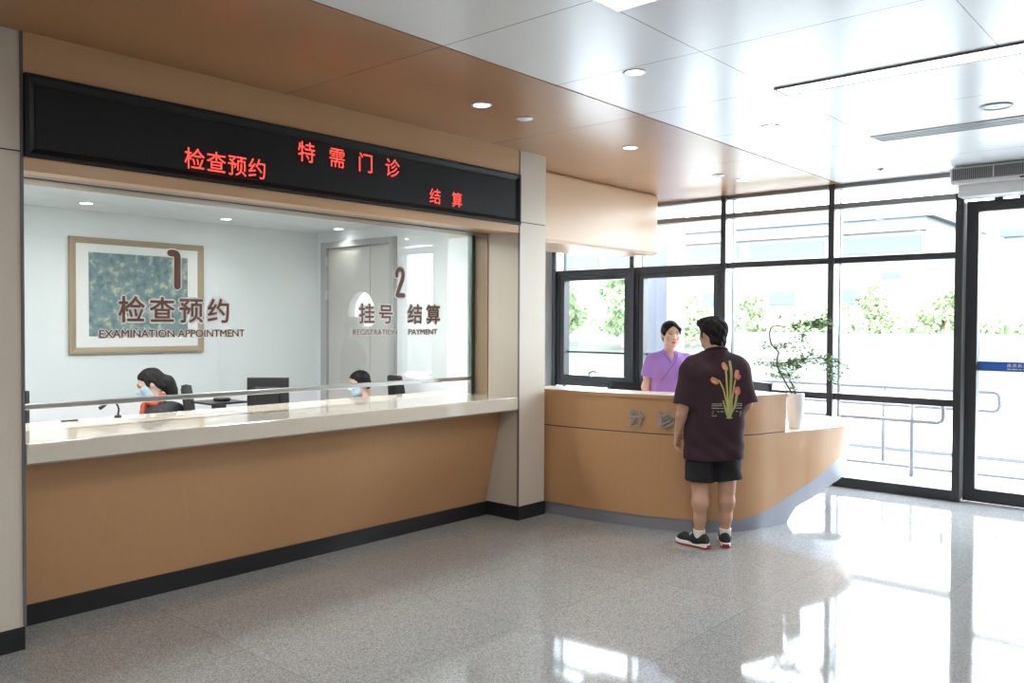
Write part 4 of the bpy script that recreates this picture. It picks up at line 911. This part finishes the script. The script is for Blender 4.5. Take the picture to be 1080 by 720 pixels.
# shoes
def shoe(q, yaw):
    ax_, ay = ank[q]; R = rotz(yaw); T = lambda x, y, z: np.array((ax_, ay, 0))+R @ np.array((x, y, z))
    f = SDF(T(0, .06, 0)-np.array((.22, .22, 0)), T(0, .06, 0)+np.array((.22, .22, .16)), .004)
    f.cone(T(0, -.045, .055), T(0, .02, .062), .034, .038, .02); f.cone(T(0, .02, .05), T(.004, .13, .045), .042, .040, .03); f.cone(T(.004, .13, .042), T(.004, .17, .036), .040, .030, .03)
    f.cone(T(0, -.035, .05), T(0, -.040, .070), .036, .036, .02); f.cone(T(0, 0, .055), T(0, .02, .075), .036, .034, .02)
    f.cone(T(0, -.005, .085), T(0, -.005, .16), .031, .033, .004, mode='sub'); f.cutplane((0, 0, .026), (0, 0, -1))
    s = obj('shoe', f.mesh('shoe'), shoe_m, man, local=man, smooth=True)
    out = [(-.036, -.02), (-.037, -.055), (-.022, -.083), (0, -.089), (.022, -.083), (.037, -.055), (.038, -.01), (.041, .06), (.048, .115), (.044, .165), (.026, .198), (.004, .205), (-.020, .198), (-.040, .165), (-.047, .115), (-.040, .055)]
    out = [tuple(p)[:2] for p in spline([(*p, 0) for p in out+out[:1]], 4)][:-1]
    W = lambda P, s_=1.: [tuple(T(x*s_, (y-.05)*s_+.05, 0)[:2]) for x, y in P]
    bm = prism(BM(), W(out), .012, .038); obj('midsole', bm, sole_w, s, local=man, bevel=.004)
    bm = prism(BM(), W(out, .985), 0, .0125); obj('outsole', bm, sole_r, s, local=man)
    bm = prism(BM(), W([(-.024, -.0885), (-.012, -.092), (.012, -.092), (.024, -.0885), (.018, -.07), (-.018, -.07)], 1.005), .004, .030); obj('heel_tab', bm, sole_r, s, local=man)
    bm = BM()
    for i in range(4): tube(bm, spline([T(-.024, .045+i*.022, .086-i*.006), T(0, .05+i*.022, .097-i*.006), T(.024, .045+i*.022, .086-i*.006)], 3), .003, 6)
    obj('laces', bm, sole_w, s, local=man, smooth=True)
    bm = lathe(BM(), [(.040, .06), (.0425, .100), (.0435, .122), (.0430, .131), (.034, .127)], (ax_, ay-.002, 0), 24); obj('sock', bm, sock_m, man, local=man, smooth=True)
shoe(-1, math.radians(38)); shoe(1, math.radians(-14))

# ---- standing woman in purple behind the desk
nur = thing('person', 'standing woman in a purple V-neck scrub top behind the reception desk', 'person', (-4.10, 6.90, 0), math.radians(-136))
f = SDF((-.40, -.26, -.01), (.40, .40, 1.70), .0048)
HC = np.array((0, .02, 1.548)); hd = Head(HC, rotz(math.radians(6)) @ rotx(math.radians(-4)), 1.04)
hd.skin(f, (0, -.015, 1.385), male=False)
f.cone((-.125, -.02, 1.318), (.125, -.02, 1.318), .050, k=.05); f.cone((0, 0, 1.27), (0, 0, 1.05), .098, .085, .05); f.cone((-.06, 0, .92), (.06, 0, .92), .10, k=.06)
sh = {-1: ((-.165, -.015, 1.305), (-.225, -.02, 1.06), (-.16, .165, .93)), 1: ((.165, -.015, 1.305), (.225, -.02, 1.05), (.215, .13, .855))}
for q in (-1, 1):
    a, b, c = sh[q]; f.cone(a, b, .043, .036, .03); f.cone(b, tuple(np.array(b)*.6+np.array(c)*.4), .036, .033, .02); f.cone(tuple(np.array(b)*.6+np.array(c)*.4), c, .033, .023, .02)
    f.cone((q*.08, 0, .88), (q*.085, 0, .48), .085, .055, .03); f.cone((q*.085, 0, .48), (q*.085, -.015, .10), .054, .034, .03); f.cone((q*.085, -.02, .05), (q*.09, .14, .035), .038, .030, .02)
hand(f, sh[-1][2], (.45, .75, -.45), (.2, -.3, -.9), (.8, .1, .3), sc=.9); hand(f, sh[1][2], (-.15, .75, -.6), (0, -.5, -.85), (-.9, .1, .2), sc=.9)
f.cutplane((0, 0, .0), (0, 0, -1)); me = f.mesh('body'); bv = bvh_of(me); bodyn = obj('body', me, skin_f, nur, local=nur, smooth=True); hd.face(nur, bodyn, bv)
f = SDF(HC-.17, HC+.17, .0042)
E = lambda c, r, k=.02, mode='add', cut=None: f.ell(hd.p(*c), np.array(r)*1.05, k, mode, R=hd.R, cut=[(hd.p(*p), hd.d(*n)) for p, n in cut] if cut else None)
E((0, -.014, .030), (.083, .103, .091), 0, cut=[((0, .072, .082), (0, .66, -.75))])
for q in (-1, 1): f.cone(hd.p(q*.012, .070, .092), hd.p(q*.062, .056, .048), .015, .017, .012); f.cone(hd.p(q*.062, .056, .048), hd.p(q*.078, .018, .010), .016, .012, .012)
E((0, -.06, -.03), (.066, .05, .05), .02); E((0, -.115, -.045), (.042, .036, .042), .012)
for q in (-1, 1): E((q*.068, .028, .022), (.014, .02, .036), .012)
f.wave(hair_noise(.002)); obj('hair', f.mesh('hair'), hair_m, bodyn, local=nur, smooth=True)
f = SDF((-.34, -.24, .70), (.34, .26, 1.46), .005)
for q in (-1, 1):
    f.cone((q*.08, .004, 1.24), (q*.085, .0, .72), .104, .106, .06); f.ell((q*.066, .075, 1.195), (.066, .052, .066), .05)
    a, b, c = (np.array(x) for x in sh[q]); e_ = a+(b-a)*.62; dn = (e_-a)/np.linalg.norm(e_-a)
    f.cone((q*.05, -.018, 1.350), a+np.array((0, 0, -.004)), .045, .058, .05); f.cone(a, e_+dn*.05, .061, .070, .03, cut=[(e_, dn)], noise=folds(.003, 34))
f.cone((0, 0, 1.27), (0, .0, .72), .105, .105, .05); f.cone((0, -.015, 1.35), (0, -.018, 1.385), .066, .058, .03)
f.cone((0, .05, 1.43), (0, .13, 1.285), .058, .012, .01, mode='sub'); f.cutplane((0, 0, 1.395), (0, .25, 1)); f.cutplane((0, 0, .745), (0, 0, -1))
f.wave(lambda X, Y, Z: .003*np.sin(Z*34+X*16)*np.sin(X*30+Z*8)); me = f.mesh('top'); bv = bvh_of(me); top = obj('scrub_top', me, purple_m, nur, local=nur, smooth=True)
def seam(pts, r, m, name, parent, root, bv):
    P = [p for p in project(bv, spline([(x, .7, z) for x, z in pts], 6), (0, -1, 0), off=.002) if p is not None]
    if len(P) > 2: obj(name, tube(BM(), P, r, 6), m, parent, local=root, smooth=True)
seam([(-.066, 1.375), (-.05, 1.34), (-.005, 1.27), (.05, 1.20), (.11, 1.12)], .005, purple_d, 'neck_band', top, nur, bv); seam([(.068, 1.375), (.05, 1.335), (.012, 1.285)], .005, purple_d, 'neck_band', top, nur, bv)
f = SDF((-.24, -.2, .08), (.24, .2, .95), .006)
for q in (-1, 1): f.cone((q*.08, 0, .86), (q*.09, -.01, .08), .108, .078, .03, cut=[((0, 0, .10), (0, 0, -1))])
f.cutplane((0, 0, .90), (0, 0, 1)); obj('trousers', f.mesh('trousers'), purple_m, nur, local=nur, smooth=True)

# ---- seated clerks behind the glass
def clerk(label, loc, rz, lean, HC, headR, scarf, hair_bun):
    p = thing('person', label, 'person', loc, rz)
    HC = np.array(HC); hd = Head(HC, headR, .97); f = SDF((-.40, -.30, -.01), (.40, .80, HC[2]+.16), .006)
    nk = np.array((0, lean*.52, HC[2]-.165)); hd.skin(f, nk, male=False)
    zs = nk[2]-.07; ys = lean*.46
    f.cone((-.12, ys, zs), (.12, ys, zs), .05, k=.05); f.cone((0, ys-.01, zs-.04), (0, 0, .60), .10, .11, .05); f.cone((-.08, 0, .58), (.08, 0, .58), .10, k=.05)
    for q in (-1, 1):
        a = np.array((q*.165, ys, zs-.01)); b = np.array((q*.215, ys+.06, zs-.27)); c = np.array((q*.15, ys+.26, .80))
        f.cone(a, b, .043, .036, .03); f.cone(b, c, .036, .024, .02); hand(f, c, (-q*.3, 1, -.1), (0, 0, -1), (-q, 0, 0), sc=.9)
        f.cone((q*.09, 0, .56), (q*.11, .40, .53), .085, .06, .03); f.cone((q*.11, .40, .53), (q*.11, .38, .10), .056, .036, .03); f.cone((q*.11, .37, .05), (q*.115, .52, .035), .036, .03, .02)
    me = f.mesh('body'); bv = bvh_of(me); body = obj('body', me, skin_f, p, local=p, smooth=True); hd.face(p, body, bv, lips=False)
    f = SDF(HC-.2, HC+.2, .0045)
    E = lambda c, r, k=.02, mode='add', cut=None: f.ell(hd.p(*c), np.array(r)*.97, k, mode, R=hd.R, cut=[(hd.p(*pq), hd.d(*n)) for pq, n in cut] if cut else None)
    E((0, -.014, .030), (.086, .106, .094), 0, cut=[((0, .074, .070), (0, .70, -.71))]); E((0, -.065, -.03), (.068, .05, .052), .02)
    for q in (-1, 1): E((q*.070, .022, .015), (.013, .018, .036), .012)
    if hair_bun: E((0, -.115, -.045), (.058, .062, .07), .03); E((0, -.125, -.12), (.05, .05, .07), .03)
    f.wave(hair_noise(.0025)); obj('hair', f.mesh('hair'), hair_m, body, local=p, smooth=True)
    f = SDF(HC-.17, HC+.17, .0045); hd.skin(f, nk, male=False); f.F = f.F-.006
    f.cutplane(hd.p(0, .085, -.012), hd.d(0, .30, 1)); f.cutplane(hd.p(0, .035, 0), hd.d(0, -1, .25)); f.cutplane(hd.p(0, .06, -.112), hd.d(0, -.35, -1))
    mk = obj('face_mask', f.mesh('face_mask'), mask_m, body, local=p, smooth=True)
    for q in (-1, 1): obj('ear_loop', tube(BM(), [hd.p(q*.064, .04, -.03), hd.p(q*.077, .008, .012), hd.p(q*.080, -.012, .014)], .002, 6), white_pl, mk, local=p)
    f = SDF((-.36, -.24, .45), (.36, .5, HC[2]), .006)
    f.cone((0, ys, zs-.04), (0, 0, .50), .118, .125, .06, cut=[((0, 0, .50), (0, 0, -1))])
    for q in (-1, 1):
        a = np.array((q*.165, ys, zs-.01)); b = np.array((q*.215, ys+.06, zs-.27)); c = np.array((q*.16, ys+.23, .815))
        f.cone((q*.07, ys, zs-.05), (q*.08, 0, .52), .11, .11, .05); f.cone((q*.045, ys+.005, zs+.02), a, .045, .058, .05); f.cone(a, b, .058, .050, .03); f.cone(b, c, .050, .040, .02)
    f.ell((0, ys-.10, zs-.02), (.14, .10, .11), .05); f.cone((-.09, ys-.07, zs-.07), (.09, ys-.07, zs-.07), .10, k=.05)
    f.cone(nk+np.array((0, 0, .02)), nk+np.array((0, .03, .12)), .046, .05, .004, mode='sub')
    f.wave(folds(.003, 30)); me = f.mesh('jacket'); obj('jacket', me, vest_m, p, local=p, smooth=True)
    f = SDF((-.28, -.2, .05), (.28, .62, .75), .007)
    for q in (-1, 1): f.cone((q*.09, 0, .565), (q*.11, .40, .535), .10, .075, .03); f.cone((q*.11, .40, .535), (q*.11, .38, .12), .07, .06, .03)
    obj('trousers', f.mesh('trousers'), slacks_m, p, local=p, smooth=True)
    if scarf:
        f = SDF(nk-.2, nk+.25, .005); R0 = .062
        pts = [nk+np.array((R0*math.cos(a), R0*math.sin(a)*.95+.008, .03+.02*math.cos(a*3)-.02*math.sin(a))) for a in np.linspace(0, 2*PI, 13)]
        for a, b in zip(pts, pts[1:]): f.cone(a, b, .024, k=.012)
        f.ell(nk+np.array((.01, .085, -.01)), (.034, .028, .034), .015); f.cone(nk+np.array((.0, .09, -.02)), nk+np.array((-.05, .10, -.13)), .022, .036, .02); f.cone(nk+np.array((.02, .09, -.02)), nk+np.array((.06, .095, -.11)), .022, .034, .02)
        f.wave(folds(.003, 60)); obj('scarf', f.mesh('scarf'), scarf_m, p, local=p, smooth=True)
    return p
clerk('bending seated woman in a face mask and red scarf behind the glass', (-6.40, 3.27, 0), math.radians(152), .30, (0, .20, 1.155), rotz(math.radians(4)) @ rotx(math.radians(-22)), True, True)
clerk('seated woman in a face mask by the grey door, only her head over the counter', (-6.24, 5.21, 0), math.radians(152), .28, (0, .21, 1.070), rotz(math.radians(10)) @ rotx(math.radians(-14)), False, False)

# ------------------------------------------------------------------ light, sky and camera
w = bpy.data.worlds.new('sky'); S.world = w; w.use_nodes = True; nt = w.node_tree; bg = nt.nodes['Background']
tc = nt.nodes.new('ShaderNodeTexCoord'); sx = nt.nodes.new('ShaderNodeSeparateXYZ'); rp = nt.nodes.new('ShaderNodeValToRGB'); nt.links.new(tc.outputs['Generated'], sx.inputs[0]); nt.links.new(sx.outputs[2], rp.inputs[0])
rp.color_ramp.elements[0].color = (.87, .935, 1, 1); rp.color_ramp.elements[1].color = (.80, .90, 1, 1); nt.links.new(rp.outputs[0], bg.inputs['Color']); bg.inputs['Strength'].default_value = SKY
cam = bpy.data.cameras.new('camera'); co = bpy.data.objects.new('camera', cam); C.objects.link(co); S.camera = co
cam.sensor_width = 36; cam.lens = 890.43/1080*36; cam.clip_start = .05; cam.clip_end = 400
yaw, pit, rol = .72138, -.021441, .0050388
fw = Vector((-math.sin(yaw)*math.cos(pit), math.cos(yaw)*math.cos(pit), math.sin(pit))); rt = Vector((math.cos(yaw), math.sin(yaw), 0)); up = rt.cross(fw)
r2 = rt*math.cos(rol)+up*math.sin(rol); u2 = -rt*math.sin(rol)+up*math.cos(rol)
co.matrix_world = Matrix(((r2.x, u2.x, -fw.x, 0), (r2.y, u2.y, -fw.y, 0), (r2.z, u2.z, -fw.z, 1.64), (0, 0, 0, 1)))
vs = S.view_settings; S.display_settings.display_device = 'sRGB'; vs.view_transform = 'Standard'; vs.look = 'None'; vs.gamma = 1; vs.use_curve_mapping = False; vs.exposure = EXPO
S.cycles.max_bounces = 10; S.cycles.diffuse_bounces = 5; S.cycles.glossy_bounces = 5; S.cycles.transparent_max_bounces = 16; S.cycles.sample_clamp_indirect = 8; S.cycles.use_denoising = True
